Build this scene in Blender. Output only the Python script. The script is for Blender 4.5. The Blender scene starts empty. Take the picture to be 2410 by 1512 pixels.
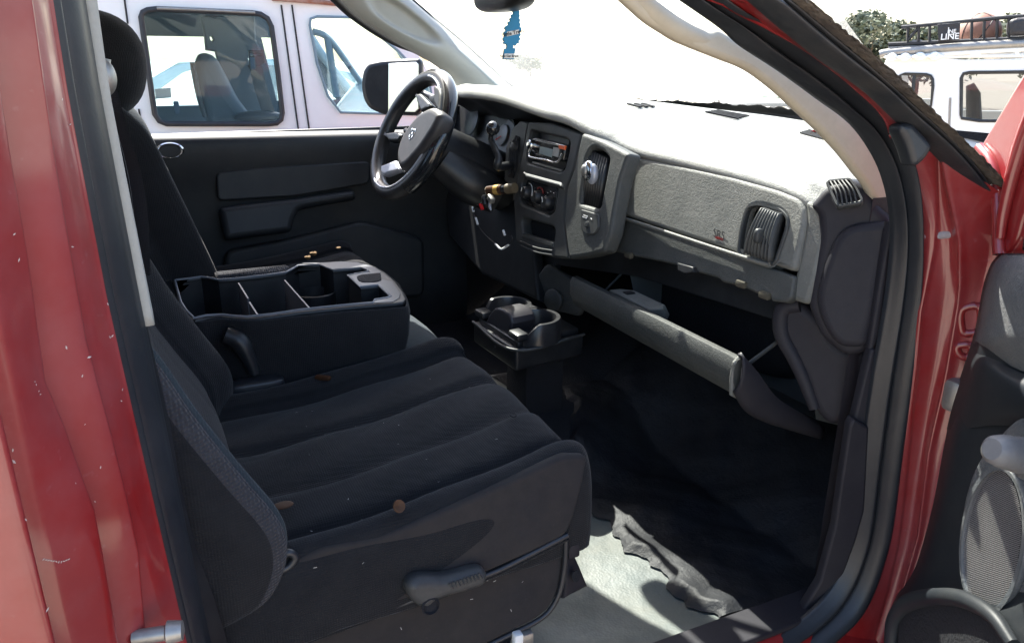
import bpy, bmesh, math, random
from mathutils import Vector, Matrix
import numpy as np
random.seed(7)
SC = bpy.context.scene
COL = SC.collection
# ------------------------------------------------------------------ camera
CAM = np.array([.16, -1.60, 1.49])
YAW, PITCH, ROLL = math.radians(25.6), math.radians(-18.5), math.radians(.3)
F = 1855.0
_f = np.array([math.sin(YAW)*math.cos(PITCH), math.cos(YAW)*math.cos(PITCH), math.sin(PITCH)])
_r = np.cross(_f, [0, 0, 1]); _r /= np.linalg.norm(_r); _u = np.cross(_r, _f)
_c, _s = math.cos(ROLL), math.sin(ROLL)
CR, CU = _c*_r + _s*_u, -_s*_r + _c*_u
cam = bpy.data.cameras.new('camera'); camo = bpy.data.objects.new('camera', cam); COL.objects.link(camo)
cam.sensor_fit = 'HORIZONTAL'; cam.sensor_width = 36; cam.lens = F/2410*36
cam.clip_start = .03; cam.clip_end = 600
camo.matrix_world = Matrix([[CR[0], CU[0], -_f[0], CAM[0]], [CR[1], CU[1], -_f[1], CAM[1]], [CR[2], CU[2], -_f[2], CAM[2]], [0, 0, 0, 1]])
SC.camera = camo
# ------------------------------------------------------------------ sky and sun
SUN = Vector((.03, .63, .775)).normalized()
w = bpy.data.worlds.new('World'); SC.world = w; w.use_nodes = True
nt = w.node_tree; nt.nodes.clear()
sk = nt.nodes.new('ShaderNodeTexSky'); sk.sky_type = 'NISHITA'; sk.sun_disc = False
sk.sun_elevation = math.asin(SUN.z); sk.sun_rotation = math.atan2(SUN.x, SUN.y)
sk.air_density = 1.0; sk.dust_density = 2.5; sk.ozone_density = 1.0
bg = nt.nodes.new('ShaderNodeBackground'); bg.inputs[1].default_value = .13
wo = nt.nodes.new('ShaderNodeOutputWorld')
nt.links.new(sk.outputs[0], bg.inputs[0]); nt.links.new(bg.outputs[0], wo.inputs[0])
sl = bpy.data.lights.new('sun', 'SUN'); sl.energy = 4.5; sl.angle = math.radians(.5); sl.color = (1, .96, .88)
so = bpy.data.objects.new('sun', sl); COL.objects.link(so); so.location = (2, 4, 9)
so.rotation_euler = SUN.to_track_quat('Z', 'Y').to_euler()
SC.view_settings.view_transform = 'Standard'; SC.view_settings.look = 'None'
SC.view_settings.exposure = 2.08; SC.view_settings.gamma = 1; SC.view_settings.use_curve_mapping = False

# ------------------------------------------------------------------ measuring the photograph: a pixel (2410 wide) onto a plane of the place
def _ray(u, v): return _f + CR*(u-1205)/F - CU*(v-756)/F
def UP(u, v, p0, n):
    d = _ray(u, v); n = np.array(n, float)
    return Vector(CAM + d*np.dot(np.array(p0)-CAM, n)/np.dot(d, n))
def U(u, v, ax, val):
    i = 'xyz'.index(ax); d = _ray(u, v)
    return Vector(CAM + d*(val-CAM[i])/d[i])
def zo(x0, y0, k):   # converter for a zoomed crop: its origin (source px) and scale
    return lambda x, y: ((x0 + x/k)*.73836, (y0 + y/k)*.73836)

# ------------------------------------------------------------------ objects
WL = {}
def root(name, loc, label, cat, group=None):
    o = bpy.data.objects.new(name, None); COL.objects.link(o); o.empty_display_size = .1
    o.location = loc; WL[o] = Vector(loc); o['label'] = label; o['category'] = cat
    if group: o['group'] = group
    return o
def _place(o, wl, parent):
    WL[o] = wl; COL.objects.link(o)
    if parent is not None:
        o.parent = parent; o.location = wl - WL[parent]
    else: o.location = wl
def tag(o, label=None, cat=None, group=None, kind=None):
    for k, v in (('label', label), ('category', cat), ('group', group), ('kind', kind)):
        if v: o[k] = v
    return o
def finish(name, me, mat, parent, smooth=40, label=None):
    n = len(me.vertices)
    co = np.empty(n*3); me.vertices.foreach_get('co', co); co = co.reshape(-1, 3)
    c = (co.min(0)+co.max(0))/2
    me.vertices.foreach_set('co', (co-c).ravel()); me.update()
    if smooth is not None:
        me.polygons.foreach_set('use_smooth', [True]*len(me.polygons))
        if smooth < 180: me.set_sharp_from_angle(angle=math.radians(smooth))
    me.materials.clear()
    for m in (mat if isinstance(mat, (list, tuple)) else [mat]): me.materials.append(m)
    o = bpy.data.objects.new(name, me); _place(o, Vector(c), parent)
    if label: o['label'] = label
    return o
def mesh(name, v, f, mat, parent=None, smooth=40, label=None):
    me = bpy.data.meshes.new(name); me.from_pydata([tuple(p) for p in v], [], f); me.validate()
    return finish(name, me, mat, parent, smooth, label)
def frombm(name, bm, mat, parent=None, smooth=40, label=None):
    me = bpy.data.meshes.new(name); bm.to_mesh(me); bm.free()
    return finish(name, me, mat, parent, smooth, label)
def crs(P, n, closed=False):
    """Catmull-Rom resample of a list of vectors to n points"""
    P = np.array([tuple(p) for p in P], float); m = len(P)
    out = []
    segs = m if closed else m-1
    for i in range(n):
        t = i/(n if closed else n-1)*segs; k = min(int(t), segs-1); t -= k
        if closed: a, b, c, d = P[(k-1) % m], P[k % m], P[(k+1) % m], P[(k+2) % m]
        else:
            b, c = P[k], P[k+1]; a = P[k-1] if k > 0 else 2*b-c; d = P[k+2] if k+2 < m else 2*c-b
        out.append(.5*(2*b+(c-a)*t+(2*a-5*b+4*c-d)*t*t+(3*b-a-3*c+d)*t**3))
    return np.array(out)
def gridmesh(name, G, mat, parent=None, cu=False, cv=False, thick=0, smooth=60, label=None, caps=False, flip=False):
    """G[i][j] points; cu closes i, cv closes j"""
    G = np.array([[tuple(p) for p in r] for r in G], float); a, b = G.shape[:2]
    v = G.reshape(-1, 3); f = []
    for i in range(a if cu else a-1):
        for j in range(b if cv else b-1):
            q = [i*b+j, ((i+1) % a)*b+j, ((i+1) % a)*b+(j+1) % b, i*b+(j+1) % b]
            f.append(q[::-1] if flip else q)
    if caps and cv:
        f.append(list(range(b))[::-1] if flip else list(range(b)));
        e = [(a-1)*b+j for j in range(b)]; f.append(e if flip else e[::-1])
    o = mesh(name, v, f, mat, parent, smooth, label)
    if thick:
        m = o.modifiers.new('solid', 'SOLIDIFY'); m.thickness = thick; m.offset = -1
    return o
def sgrid(name, rows, nu, nv, mat, parent=None, **k):
    """smooth surface through a coarse net of points"""
    A = [crs(r, nv, k.get('cv', False)) for r in rows]
    B = np.array([crs([A[i][j] for i in range(len(A))], nu, k.get('cu', False)) for j in range(nv)])
    return gridmesh(name, B.transpose(1, 0, 2), mat, parent, **k)
def tube(name, path, r, mat, parent=None, n=8, res=None, closed=False, flat=1.0, label=None, prof=None, caps=True, smooth=50, up=None):
    """swept round (or given) section along a path; r number or list"""
    P = np.array([tuple(p) for p in path], float)
    if res: P = crs(P, res, closed)
    m = len(P)
    R = np.interp(np.linspace(0, 1, m), np.linspace(0, 1, len(r)), r) if isinstance(r, (list, tuple)) else np.full(m, r)
    T = (np.roll(P, -1, 0)-np.roll(P, 1, 0)) if closed else np.gradient(P, axis=0)
    T /= np.linalg.norm(T, axis=1)[:, None]+1e-12
    n0 = np.array(up if up is not None else ([0, 0, 1] if abs(T[0][2]) < .9 else [1, 0, 0]), float)
    rings = []
    for i in range(m):
        if up is not None: n0 = np.array(up, float)
        n0 = n0-T[i]*np.dot(n0, T[i]); n0 /= np.linalg.norm(n0); b0 = np.cross(T[i], n0)
        if prof is None: pr = [(math.cos(2*math.pi*k/n), math.sin(2*math.pi*k/n)*flat) for k in range(n)]
        else: pr = prof
        rings.append([P[i]+R[i]*(a*n0+b*b0) for a, b in pr])
    return gridmesh(name, rings, mat, parent, cu=closed, cv=True, caps=caps and not closed, smooth=smooth, label=label)
def frame(n, up=(0, 0, 1)):
    n = Vector(n).normalized(); up = Vector(up)
    x = up.cross(n)
    if x.length < 1e-4: x = Vector((1, 0, 0))
    x.normalize(); y = n.cross(x); return x, y, n
def rounded(P, r):
    """round corners of a 2-D polygon by radius r (list or number)"""
    out = []; m = len(P)
    for i in range(m):
        rr = r[i] if isinstance(r, (list, tuple)) else r
        p = np.array(P[i]); a = np.array(P[i-1])-p; b = np.array(P[(i+1) % m])-p
        la, lb = np.linalg.norm(a), np.linalg.norm(b); d = min(rr, la*.45, lb*.45)
        if d < 1e-5: out.append(tuple(p)); continue
        A, B = p+a/la*d, p+b/lb*d
        for t in (0, .25, .5, .75, 1): out.append(tuple((1-t)**2*A+2*t*(1-t)*p+t*t*B))
    return out
def plate(name, pts, n, thick, mat, parent=None, bev=.002, holes=(), r=0, hr=0, label=None, res=2, smooth=35):
    """flat piece: outline of world points (projected on their plane, front face there), normal n towards the viewer, given thickness"""
    x, y, n = frame(n); o = sum((Vector(p) for p in pts), Vector())/len(pts)
    cv_ = Vector(CAM); zz_ = Vector(n).normalized()
    def loc(p):
        p = Vector(p); d = p-cv_; h = (p-o).dot(zz_); k = d.dot(zz_)
        if abs(h) > 1e-5 and abs(k) > .3*d.length: p = p-d*(h/k)      # slide onto the plane along the line of sight it was measured on
        return ((p-o).dot(x), (p-o).dot(y))
    cu = bpy.data.curves.new(name, 'CURVE'); cu.dimensions = '2D'; cu.fill_mode = 'BOTH'
    bev = min(bev, thick*.49)
    cu.extrude = thick/2-bev; cu.bevel_depth = bev; cu.offset = -bev; cu.bevel_resolution = res
    for k, L in enumerate([pts]+list(holes)):
        q = [loc(p) for p in L]; rr = r if k == 0 else hr
        if rr: q = rounded(q, rr)
        sp = cu.splines.new('POLY'); sp.points.add(len(q)-1)
        for i, (a, b) in enumerate(q): sp.points[i].co = (a, b, 0, 1)
        sp.use_cyclic_u = True
    ob = bpy.data.objects.new('tmp', cu); me = bpy.data.meshes.new_from_object(ob)
    bpy.data.objects.remove(ob); bpy.data.curves.remove(cu)
    M = Matrix(((x.x, y.x, n.x, o.x-n.x*thick/2), (x.y, y.y, n.y, o.y-n.y*thick/2), (x.z, y.z, n.z, o.z-n.z*thick/2), (0, 0, 0, 1)))
    me.transform(M); me.name = name
    return finish(name, me, mat, parent, smooth, label)
def upl(L, p0, n): return [UP(u, v, p0, n) for u, v in L]
def box(name, c, s, mat, parent=None, bev=.003, rot=None, label=None, seg=2, taper=None):
    bm = bmesh.new(); bmesh.ops.create_cube(bm, size=1)
    for v in bm.verts:
        if taper and v.co.z > 0: v.co.x *= taper[0]; v.co.y *= taper[1]
        v.co = Vector((v.co.x*s[0], v.co.y*s[1], v.co.z*s[2]))
    if bev: bmesh.ops.bevel(bm, geom=bm.edges[:], offset=min(bev, min(s)*.45), segments=seg, affect='EDGES', profile=.5)
    M = Matrix.Translation(Vector(c)) @ (rot.to_4x4() if rot is not None else Matrix())
    bm.transform(M); return frombm(name, bm, mat, parent, 40, label)
def axes(x, y, z): return Matrix(((x[0], y[0], z[0]), (x[1], y[1], z[1]), (x[2], y[2], z[2])))
def lathe(name, prof, o, ax, mat, parent=None, n=24, label=None, a0=0, a1=2*math.pi, smooth=40, scale=(1, 1)):
    """profile (radius, height along ax)"""
    x, y, z = frame(ax, (0, 0, 1) if abs(Vector(ax).normalized().z) < .95 else (1, 0, 0)); o = Vector(o); full = abs(a1-a0-2*math.pi) < 1e-6
    G = []
    for r, h in prof:
        G.append([o+z*h+x*(r*scale[0]*math.cos(a0+(a1-a0)*k/(n if full else n-1)))+y*(r*scale[1]*math.sin(a0+(a1-a0)*k/(n if full else n-1))) for k in range(n)])
    return gridmesh(name, G, mat, parent, cv=full, smooth=smooth, label=label, flip=True)
def ell(name, c, s, mat, parent=None, rot=None, e=1.0, nu=20, nv=28, label=None, fn=None):
    """superellipsoid, e<1 squarer"""
    sg = lambda v: math.copysign(abs(v)**e, v); G = []
    for i in range(nu+1):
        t = -math.pi/2+math.pi*i/nu; row = []
        for j in range(nv):
            p = 2*math.pi*j/nv
            q = Vector((s[0]*sg(math.cos(t))*sg(math.cos(p)), s[1]*sg(math.cos(t))*sg(math.sin(p)), s[2]*sg(math.sin(t))))
            if fn: q = fn(q)
            if rot is not None: q = rot @ q
            row.append(Vector(c)+q)
        G.append(row)
    return gridmesh(name, G, mat, parent, cv=True, smooth=180, label=label, flip=True)
def text(name, s, pos, right, up, size, mat, parent=None, ext=.0004, label=None, bold=0):
    cu = bpy.data.curves.new(name, 'FONT'); cu.body = s; cu.size = size; cu.extrude = ext; cu.align_x = 'CENTER'; cu.align_y = 'CENTER'; cu.offset = bold; cu.resolution_u = 3
    ob = bpy.data.objects.new('tmp', cu); me = bpy.data.meshes.new_from_object(ob)
    bpy.data.objects.remove(ob); bpy.data.curves.remove(cu)
    x = Vector(right).normalized(); y = Vector(up); y = (y-x*y.dot(x)).normalized(); z = x.cross(y); p = Vector(pos)
    me.transform(Matrix(((x.x, y.x, z.x, p.x), (x.y, y.y, z.y, p.y), (x.z, y.z, z.z, p.z), (0, 0, 0, 1)))); me.name = name
    return finish(name, me, mat, parent, None, label)

# ------------------------------------------------------------------ materials
def mat(name, col, rough=.6, bump=None, var=.0, vs=6., spec=.5, metal=0, coat=0, coatr=.08, sheen=0, dust=None, grain=None, rv=0):
    """col linear base; bump list of (kind, scale, strength, distance); var colour mottling; dust (colour, amount, scale)"""
    m = bpy.data.materials.new(name); m.use_nodes = True; t = m.node_tree; N = t.nodes; L = t.links
    b = N['Principled BSDF']; b.inputs['Base Color'].default_value = (*col, 1)
    b.inputs['Roughness'].default_value = rough; b.inputs['Metallic'].default_value = metal
    b.inputs['Specular IOR Level'].default_value = spec
    b.inputs['Coat Weight'].default_value = coat; b.inputs['Coat Roughness'].default_value = coatr
    if sheen:
        b.inputs['Sheen Weight'].default_value = sheen; b.inputs['Sheen Roughness'].default_value = .4
    tc = N.new('ShaderNodeTexCoord'); out = None
    def noise(sc, det=4, r=.6, off=0, vec=None):
        n = N.new('ShaderNodeTexNoise'); n.inputs['Scale'].default_value = sc; n.inputs['Detail'].default_value = det; n.inputs['Roughness'].default_value = r
        mp = N.new('ShaderNodeMapping'); mp.inputs['Location'].default_value = (off, off*1.7, off*.6)
        if vec: mp.inputs['Scale'].default_value = vec
        L.new(tc.outputs['Object'], mp.inputs[0]); L.new(mp.outputs[0], n.inputs['Vector']); return n.outputs['Fac']
    def ramp(s, a, z, lo=0., hi=1.):
        n = N.new('ShaderNodeMapRange'); n.inputs[1].default_value = a; n.inputs[2].default_value = z; n.inputs[3].default_value = lo; n.inputs[4].default_value = hi
        L.new(s, n.inputs[0]); return n.outputs[0]
    src = None
    def mixc(fac, c2, blend='MIX'):
        nonlocal src
        x = N.new('ShaderNodeMix'); x.data_type = 'RGBA'; x.blend_type = blend
        L.new(fac, x.inputs[0])
        if src is None: x.inputs[6].default_value = (*col, 1)
        else: L.new(src, x.inputs[6])
        x.inputs[7].default_value = (*c2, 1); src = x.outputs[2]
    if var:
        mixc(ramp(noise(vs, 5, .65), .3, .7, 0, 1), tuple(c*(1+var) for c in col))
        mixc(ramp(noise(vs*7, 3, .6, 3), .45, .8, 0, .6), tuple(c*(1-var*.7) for c in col))
    if dust:
        mixc(ramp(noise(dust[2], 6, .7, 5), .38, .72, 0, dust[1]), dust[0])
        mixc(ramp(noise(dust[2]*22, 2, .5, 9), .69, .78, 0, min(1, dust[1]*.8)), dust[0])
    if grain: mixc(ramp(noise(grain[0], 2, .5, 2), .4, .6, 0, grain[1]), tuple(min(1, c*grain[2]) for c in col))
    if src is not None: L.new(src, b.inputs['Base Color'])
    if rv: L.new(ramp(noise(vs*1.7, 5, .7, 11), .3, .7, max(.03, rough-rv), rough+rv), b.inputs['Roughness'])
    prev = None
    for kind, sc, st, di in (bump or []):
        if kind == 'noise': h = noise(sc, 3, .6, 1)
        elif kind == 'wrinkle':     # leathery vinyl grain: wandering creases
            d = N.new('ShaderNodeTexNoise'); d.inputs['Scale'].default_value = sc*.5; L.new(tc.outputs['Object'], d.inputs['Vector'])
            ad = N.new('ShaderNodeVectorMath'); ad.operation = 'MULTIPLY_ADD'; L.new(d.outputs['Color'], ad.inputs[0]); ad.inputs[1].default_value = (.03,)*3; L.new(tc.outputs['Object'], ad.inputs[2])
            mp = N.new('ShaderNodeMapping'); mp.inputs['Scale'].default_value = (1, .45, 1.); L.new(ad.outputs[0], mp.inputs[0])
            n = N.new('ShaderNodeTexNoise'); n.inputs['Scale'].default_value = sc; n.inputs['Detail'].default_value = 2; n.inputs['Roughness'].default_value = .45; n.inputs['Distortion'].default_value = .6
            L.new(mp.outputs[0], n.inputs['Vector'])
            a = N.new('ShaderNodeMath'); a.operation = 'SUBTRACT'; L.new(n.outputs['Fac'], a.inputs[0]); a.inputs[1].default_value = .5
            c = N.new('ShaderNodeMath'); c.operation = 'ABSOLUTE'; L.new(a.outputs[0], c.inputs[0]); h = ramp(c.outputs[0], 0, .11)
        elif kind == 'weave':
            ws = []
            for ax in ('X', 'Y', 'Z'):
                q = N.new('ShaderNodeTexWave'); q.bands_direction = ax; q.inputs['Scale'].default_value = sc; q.inputs['Distortion'].default_value = .3; L.new(tc.outputs['Object'], q.inputs['Vector']); ws.append(q.outputs['Fac'])
            a = N.new('ShaderNodeMath'); a.operation = 'ADD'; L.new(ws[0], a.inputs[0]); L.new(ws[1], a.inputs[1])
            c = N.new('ShaderNodeMath'); c.operation = 'ADD'; L.new(a.outputs[0], c.inputs[0]); L.new(ws[2], c.inputs[1]); h = c.outputs[0]
        elif kind == 'voronoi':
            n = N.new('ShaderNodeTexVoronoi'); n.inputs['Scale'].default_value = sc; L.new(tc.outputs['Object'], n.inputs['Vector']); h = n.outputs['Distance']
        bn = N.new('ShaderNodeBump'); bn.inputs['Strength'].default_value = st; bn.inputs['Distance'].default_value = di; L.new(h, bn.inputs['Height'])
        if prev: L.new(prev, bn.inputs['Normal'])
        prev = bn.outputs[0]
    if prev: L.new(prev, b.inputs['Normal'])
    return m
def glassmat(name, tint=(1, 1, 1), refl=1.0, film=0.0, filmcol=(.8, .8, .8)):
    """thin pane: clear straight-through light, Fresnel mirror, and an optional film of dust"""
    m = bpy.data.materials.new(name); m.use_nodes = True; t = m.node_tree; N = t.nodes; L = t.links; N.clear()
    o = N.new('ShaderNodeOutputMaterial'); tr = N.new('ShaderNodeBsdfTransparent'); tr.inputs[0].default_value = (*tint, 1)
    gl = N.new('ShaderNodeBsdfGlossy'); gl.inputs['Roughness'].default_value = .02
    fr = N.new('ShaderNodeFresnel'); ge = N.new('ShaderNodeNewGeometry'); im = N.new('ShaderNodeMath'); im.operation = 'MULTIPLY_ADD'; L.new(ge.outputs['Backfacing'], im.inputs[0]); im.inputs[1].default_value = -.8333; im.inputs[2].default_value = 1.5; L.new(im.outputs[0], fr.inputs[0])
    k = N.new('ShaderNodeMath'); k.operation = 'MULTIPLY'; k.inputs[1].default_value = refl; L.new(fr.outputs[0], k.inputs[0])
    mx = N.new('ShaderNodeMixShader'); L.new(k.outputs[0], mx.inputs[0]); L.new(tr.outputs[0], mx.inputs[1]); L.new(gl.outputs[0], mx.inputs[2]); last = mx
    if film:
        df = N.new('ShaderNodeBsdfTranslucent'); df.inputs[0].default_value = (*filmcol, 1)
        tc = N.new('ShaderNodeTexCoord'); nz = N.new('ShaderNodeTexNoise'); nz.inputs['Scale'].default_value = 5; nz.inputs['Detail'].default_value = 8; L.new(tc.outputs['Object'], nz.inputs['Vector'])
        mr = N.new('ShaderNodeMapRange'); mr.inputs[1].default_value = .3; mr.inputs[2].default_value = .75; mr.inputs[3].default_value = film*.6; mr.inputs[4].default_value = film*1.5; L.new(nz.outputs['Fac'], mr.inputs[0])
        m2 = N.new('ShaderNodeMixShader'); L.new(mr.outputs[0], m2.inputs[0]); L.new(mx.outputs[0], m2.inputs[1]); L.new(df.outputs[0], m2.inputs[2]); last = m2
    L.new(last.outputs[0], o.inputs[0]); return m
DUST = (.32, .29, .25)
M = dict(
    paint=mat('red_paint', (.215, .008, .009), .42, coat=.9, coatr=.10, var=.12, vs=3, dust=((.32, .14, .15), .35, 4), bump=[('noise', 60, .08, .002), ('noise', 3.5, .25, .01)]),
    paintc=mat('red_paint_clean', (.22, .007, .008), .4, coat=.9, coatr=.07, var=.1, vs=4, dust=((.4, .2, .2), .12, 9), bump=[('noise', 40, .05, .002)]),
    rubber=mat('rubber', (.011, .0135, .018), .42, var=.3, vs=9, dust=((.06, .06, .06), .22, 12), bump=[('noise', 250, .15, .001)]),
    rubberd=mat('dusty_rubber', (.013, .016, .021), .5, var=.3, dust=((.10, .09, .08), .3, 14), bump=[('noise', 160, .3, .001)]),
    grit=mat('gritty_molding', (.045, .04, .038), .85, var=.5, vs=30, dust=((.17, .14, .10), .5, 25), bump=[('noise', 90, .8, .006)]),
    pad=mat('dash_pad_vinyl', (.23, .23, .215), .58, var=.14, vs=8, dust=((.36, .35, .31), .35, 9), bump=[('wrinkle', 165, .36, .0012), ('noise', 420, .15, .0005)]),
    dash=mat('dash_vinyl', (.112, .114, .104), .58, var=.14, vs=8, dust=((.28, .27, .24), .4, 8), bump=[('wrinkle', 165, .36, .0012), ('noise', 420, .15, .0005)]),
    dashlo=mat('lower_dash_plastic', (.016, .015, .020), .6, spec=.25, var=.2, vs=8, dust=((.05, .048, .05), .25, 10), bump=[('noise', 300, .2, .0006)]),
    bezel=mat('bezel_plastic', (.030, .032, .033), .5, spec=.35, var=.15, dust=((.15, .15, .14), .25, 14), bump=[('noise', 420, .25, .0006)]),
    dashm=mat('dash_vinyl_mid', (.042, .045, .043), .58, var=.14, vs=8, dust=((.11, .11, .10), .35, 8), bump=[('wrinkle', 165, .36, .0012), ('noise', 420, .15, .0005)]),  # darker copy of the dash vinyl, painting light falloff into strip and lid
    black=mat('black_plastic', (.008, .009, .011), .42, var=.3, dust=((.07, .07, .07), .25, 20), bump=[('noise', 300, .12, .0005)]),
    cup=mat('cup_plastic', (.016, .016, .018), .30, dust=((.09, .09, .09), .3, 25)),
    blackg=mat('gloss_black', (.010, .011, .013), .18, coat=.5, dust=((.08, .08, .08), .2, 30)),
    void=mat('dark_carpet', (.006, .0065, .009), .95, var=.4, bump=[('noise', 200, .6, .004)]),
    fabric=mat('black_cloth', (.0125, .0130, .0148), .95, var=.25, vs=5, sheen=.10, spec=.15, dust=((.028, .028, .028), .4, 12), bump=[('weave', 95, .35, .0012), ('noise', 500, .35, .001), ('noise', 9, .3, .01)]),
    fabricg=mat('charcoal_tweed', (.034, .034, .038), .95, var=.35, vs=40, sheen=.08, spec=.2, bump=[('weave', 70, .6, .002), ('noise', 260, .6, .002)]),
    fabrict=mat('slate_cloth', (.030, .040, .046), .95, var=.2, vs=6, sheen=.08, spec=.2, dust=((.04, .04, .04), .3, 10), bump=[('weave', 95, .3, .0012), ('noise', 400, .3, .001)]),
    fabricb=mat('brown_black_side_cloth', (.022, .0205, .0215), .95, var=.25, vs=5, sheen=.05, spec=.2, dust=((.05, .044, .038), .5, 9), bump=[('noise', 450, .35, .001), ('noise', 7, .35, .012)]),
    belt=mat('belt_webbing', (.022, .024, .028), .8, bump=[('weave', 180, .5, .001)]),
    foam=mat('torn_foam', (.13, .08, .035), .95, var=.4, vs=60, bump=[('noise', 120, .8, .004)]),
    beige=mat('beige_trim', (.45, .41, .32), .6, var=.08, vs=8, dust=((.22, .18, .14), .25, 16), bump=[('noise', 350, .2, .0006)]),
    greytrim=mat('light_grey_trim', (.33, .33, .30), .6, var=.12, vs=30, bump=[('noise', 260, .6, .001)]),
    greypil=mat('grey_pillar_trim', (.38, .385, .35), .6, var=.06, vs=6, dust=((.2, .19, .17), .18, 10), bump=[('noise', 350, .2, .0006)]),
    floor=mat('grey_vinyl_floor', (.065, .08, .078), .5, var=.3, vs=7, dust=((.20, .19, .155), .45, 6), bump=[('voronoi', 210, .25, .0012), ('noise', 6, .4, .02)]),
    matt=mat('dirty_floor_mat', (.006, .007, .010), .6, spec=.35, var=.5, vs=9, dust=((.020, .020, .020), .45, 8), bump=[('noise', 22, .4, .010), ('noise', 220, .5, .002)]),
    silver=mat('silver_plastic', (.42, .44, .50), .35, metal=.3, dust=((.3, .28, .25), .2, 20)),
    chrome=mat('chrome', (.75, .75, .75), .14, metal=1, dust=((.3, .28, .25), .2, 30)),
    steel=mat('dull_steel', (.30, .29, .27), .45, metal=.7, var=.3, vs=20),
    mirror=mat('mirror_glass', (.82, .86, .85), .02, metal=1),
    doorv=mat('door_vinyl', (.075, .083, .09), .55, var=.12, vs=8, dust=((.25, .24, .22), .35, 9), bump=[('wrinkle', 150, .42, .0012), ('noise', 420, .15, .0005)]),
    doorl=mat('door_lower_vinyl', (.012, .015, .019), .5, spec=.35, var=.15, vs=6, dust=((.06, .06, .055), .3, 9), bump=[('noise', 300, .2, .0006)]),
    white=mat('white_paint', (.82, .82, .80), .45, coat=.2, var=.03, dust=((.6, .56, .52), .2, 4)),
    whitep=mat('white_paper', (.78, .78, .75), .8, var=.04),
    blue=mat('blue_card', (.012, .22, .42), .5, var=.1, vs=30),
    red=mat('red_foil', (.6, .015, .02), .35, var=.2, vs=60),
    orange=mat('orange_plastic', (.7, .12, .03), .35),
    gold=mat('gold_label', (.62, .38, .10), .4, metal=.4),
    brown=mat('brown_plastic', (.06, .025, .012), .3),
    lcd=mat('grey_lcd', (.28, .34, .34), .2, coat=.6),
    lint=mat('lint_fluff', (.35, .34, .32), .9),
    ink=mat('black_print', (.01, .01, .012), .6),
    wink=mat('white_print', (.75, .75, .74), .6),
    mark=mat('faint_print', (.07, .07, .07), .6),
    rink=mat('red_print', (.28, .03, .025), .6),
    vanint=mat('van_grey_trim', (.055, .075, .095), .7, var=.15),
    vanlt=mat('van_light_trim', (.17, .24, .28), .7, var=.15),
    rust=mat('rusty_edge', (.22, .07, .03), .8, var=.5, vs=20, dust=((.6, .58, .56), .5, 8)),
    ground=mat('dry_caliche_ground', (.33, .28, .22), .95, var=.25, vs=.6, dust=((.42, .37, .3), .6, 2), bump=[('noise', 8, .6, .04), ('noise', 60, .5, .01)]),
    ball=mat('basketball_rubber', (.25, .12, .08), .6, bump=[('voronoi', 260, .4, .002)]),
    bag=mat('black_tarpaulin', (.02, .02, .024), .55, bump=[('noise', 20, .5, .02)]),
    leaf=mat('dry_leaf_brown', (.06, .026, .010), .8, var=.3, vs=60),
    cable=mat('black_cable', (.012, .012, .014), .4),
    teal=mat('pale_teal_paint', (.42, .58, .60), .3, coat=.8),
)
M['windshield'] = glassmat('dusty_windshield', (.93, .97, .95), 1, .10, (.85, .87, .85))
M['vanglass'] = glassmat('tinted_window', (.74, .88, .92), 1.2, .10, (.55, .75, .85))
M['suvglass'] = glassmat('dark_tinted_window', (.35, .38, .40), 1.6, .05, (.6, .62, .62))
M['clear'] = glassmat('clear_lens', (.9, .93, .95), 1, .02)
# ================================================================== setting
g = 260
ground = mesh('ground', [(-g, -g, 0), (g, -g, 0), (g, g, 0), (-g, g, 0)], [(0, 1, 2, 3)], M['ground'], None, None); tag(ground, kind='structure')

# ================================================================== the pickup truck: cab shell
T = root('pickup_truck', (1.0, 0, .0), 'red pickup truck with black cloth seats, its passenger door wide open', 'pickup truck')
VS = [-900, -600, -300, -100, 0, 100, 200, 300, 400, 500, 600, 700, 800, 900, 1000, 1100, 1200, 1300, 1400, 1512, 1700, 2000]
def line(pts, y, dx=0, vs=VS):
    """an edge of the jamb: photo points on the upright plane y, followed up and down"""
    uu = np.array([p[0] for p in pts], float); vv = np.array([p[1] for p in pts], float); out = []
    for v in vs:
        if v < vv[0]: u = uu[0]+(v-vv[0])*(uu[1]-uu[0])/(vv[1]-vv[0])
        elif v > vv[-1]: u = uu[-1]+(v-vv[-1])*(uu[-1]-uu[-2])/(vv[-1]-vv[-2])
        else: u = np.interp(v, vv, uu)
        p = U(u, v, 'y', y); p.x += dx; out.append(p)
    return out
J5 = [(125, 0), (161, 226), (215, 510), (252, 701), (311, 959), (370, 1216), (440, 1512)]
J4 = [(58, 0), (120, 430), (188, 808), (247, 1023), (284, 1173), (311, 1291), (330, 1512)]
J3 = [(-60, 0), (0, 371), (43, 613), (83, 897), (118, 970), (139, 1034), (204, 1211), (257, 1512)]
J2 = [(-150, 0), (95, 1131), (185, 1512)]
J1 = [(-240, 0), (32, 1131), (123, 1512)]
jl = [line(J5, -.872), line(J5, -.876, -.004), line([(a*.5+b*.5, v) for (a, v), b in zip(J4, [np.interp(v, [p[1] for p in J5], [p[0] for p in J5]) for a, v in J4])], -.889, .0),
      line(J4, -.902, .001), line(J4, -.908, .005), line(J4, -.914, -.002), line(J3, -.934, -.006), line(J3, -.940, .006), line(J3, -.948, .002), line(J2, -.968, .0), line(J2, -.974, -.01), line(J1, -.984, -.012), line(J1, -.99, .0), line(J1, -1.0, -.004)]
far = [[Vector((x, -1.0-.01*(k > 0), p.z)) for p in jl[-1]] for k, x in enumerate((.0, -.25, -.9))]
G = np.array([[tuple(p) for p in r] for r in jl+far])
G = np.array([crs(G[:, j], 110) for j in range(G.shape[1])]).transpose(1, 0, 2)
gridmesh('rear_pillar', G, M['paint'], T, smooth=180)
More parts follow.
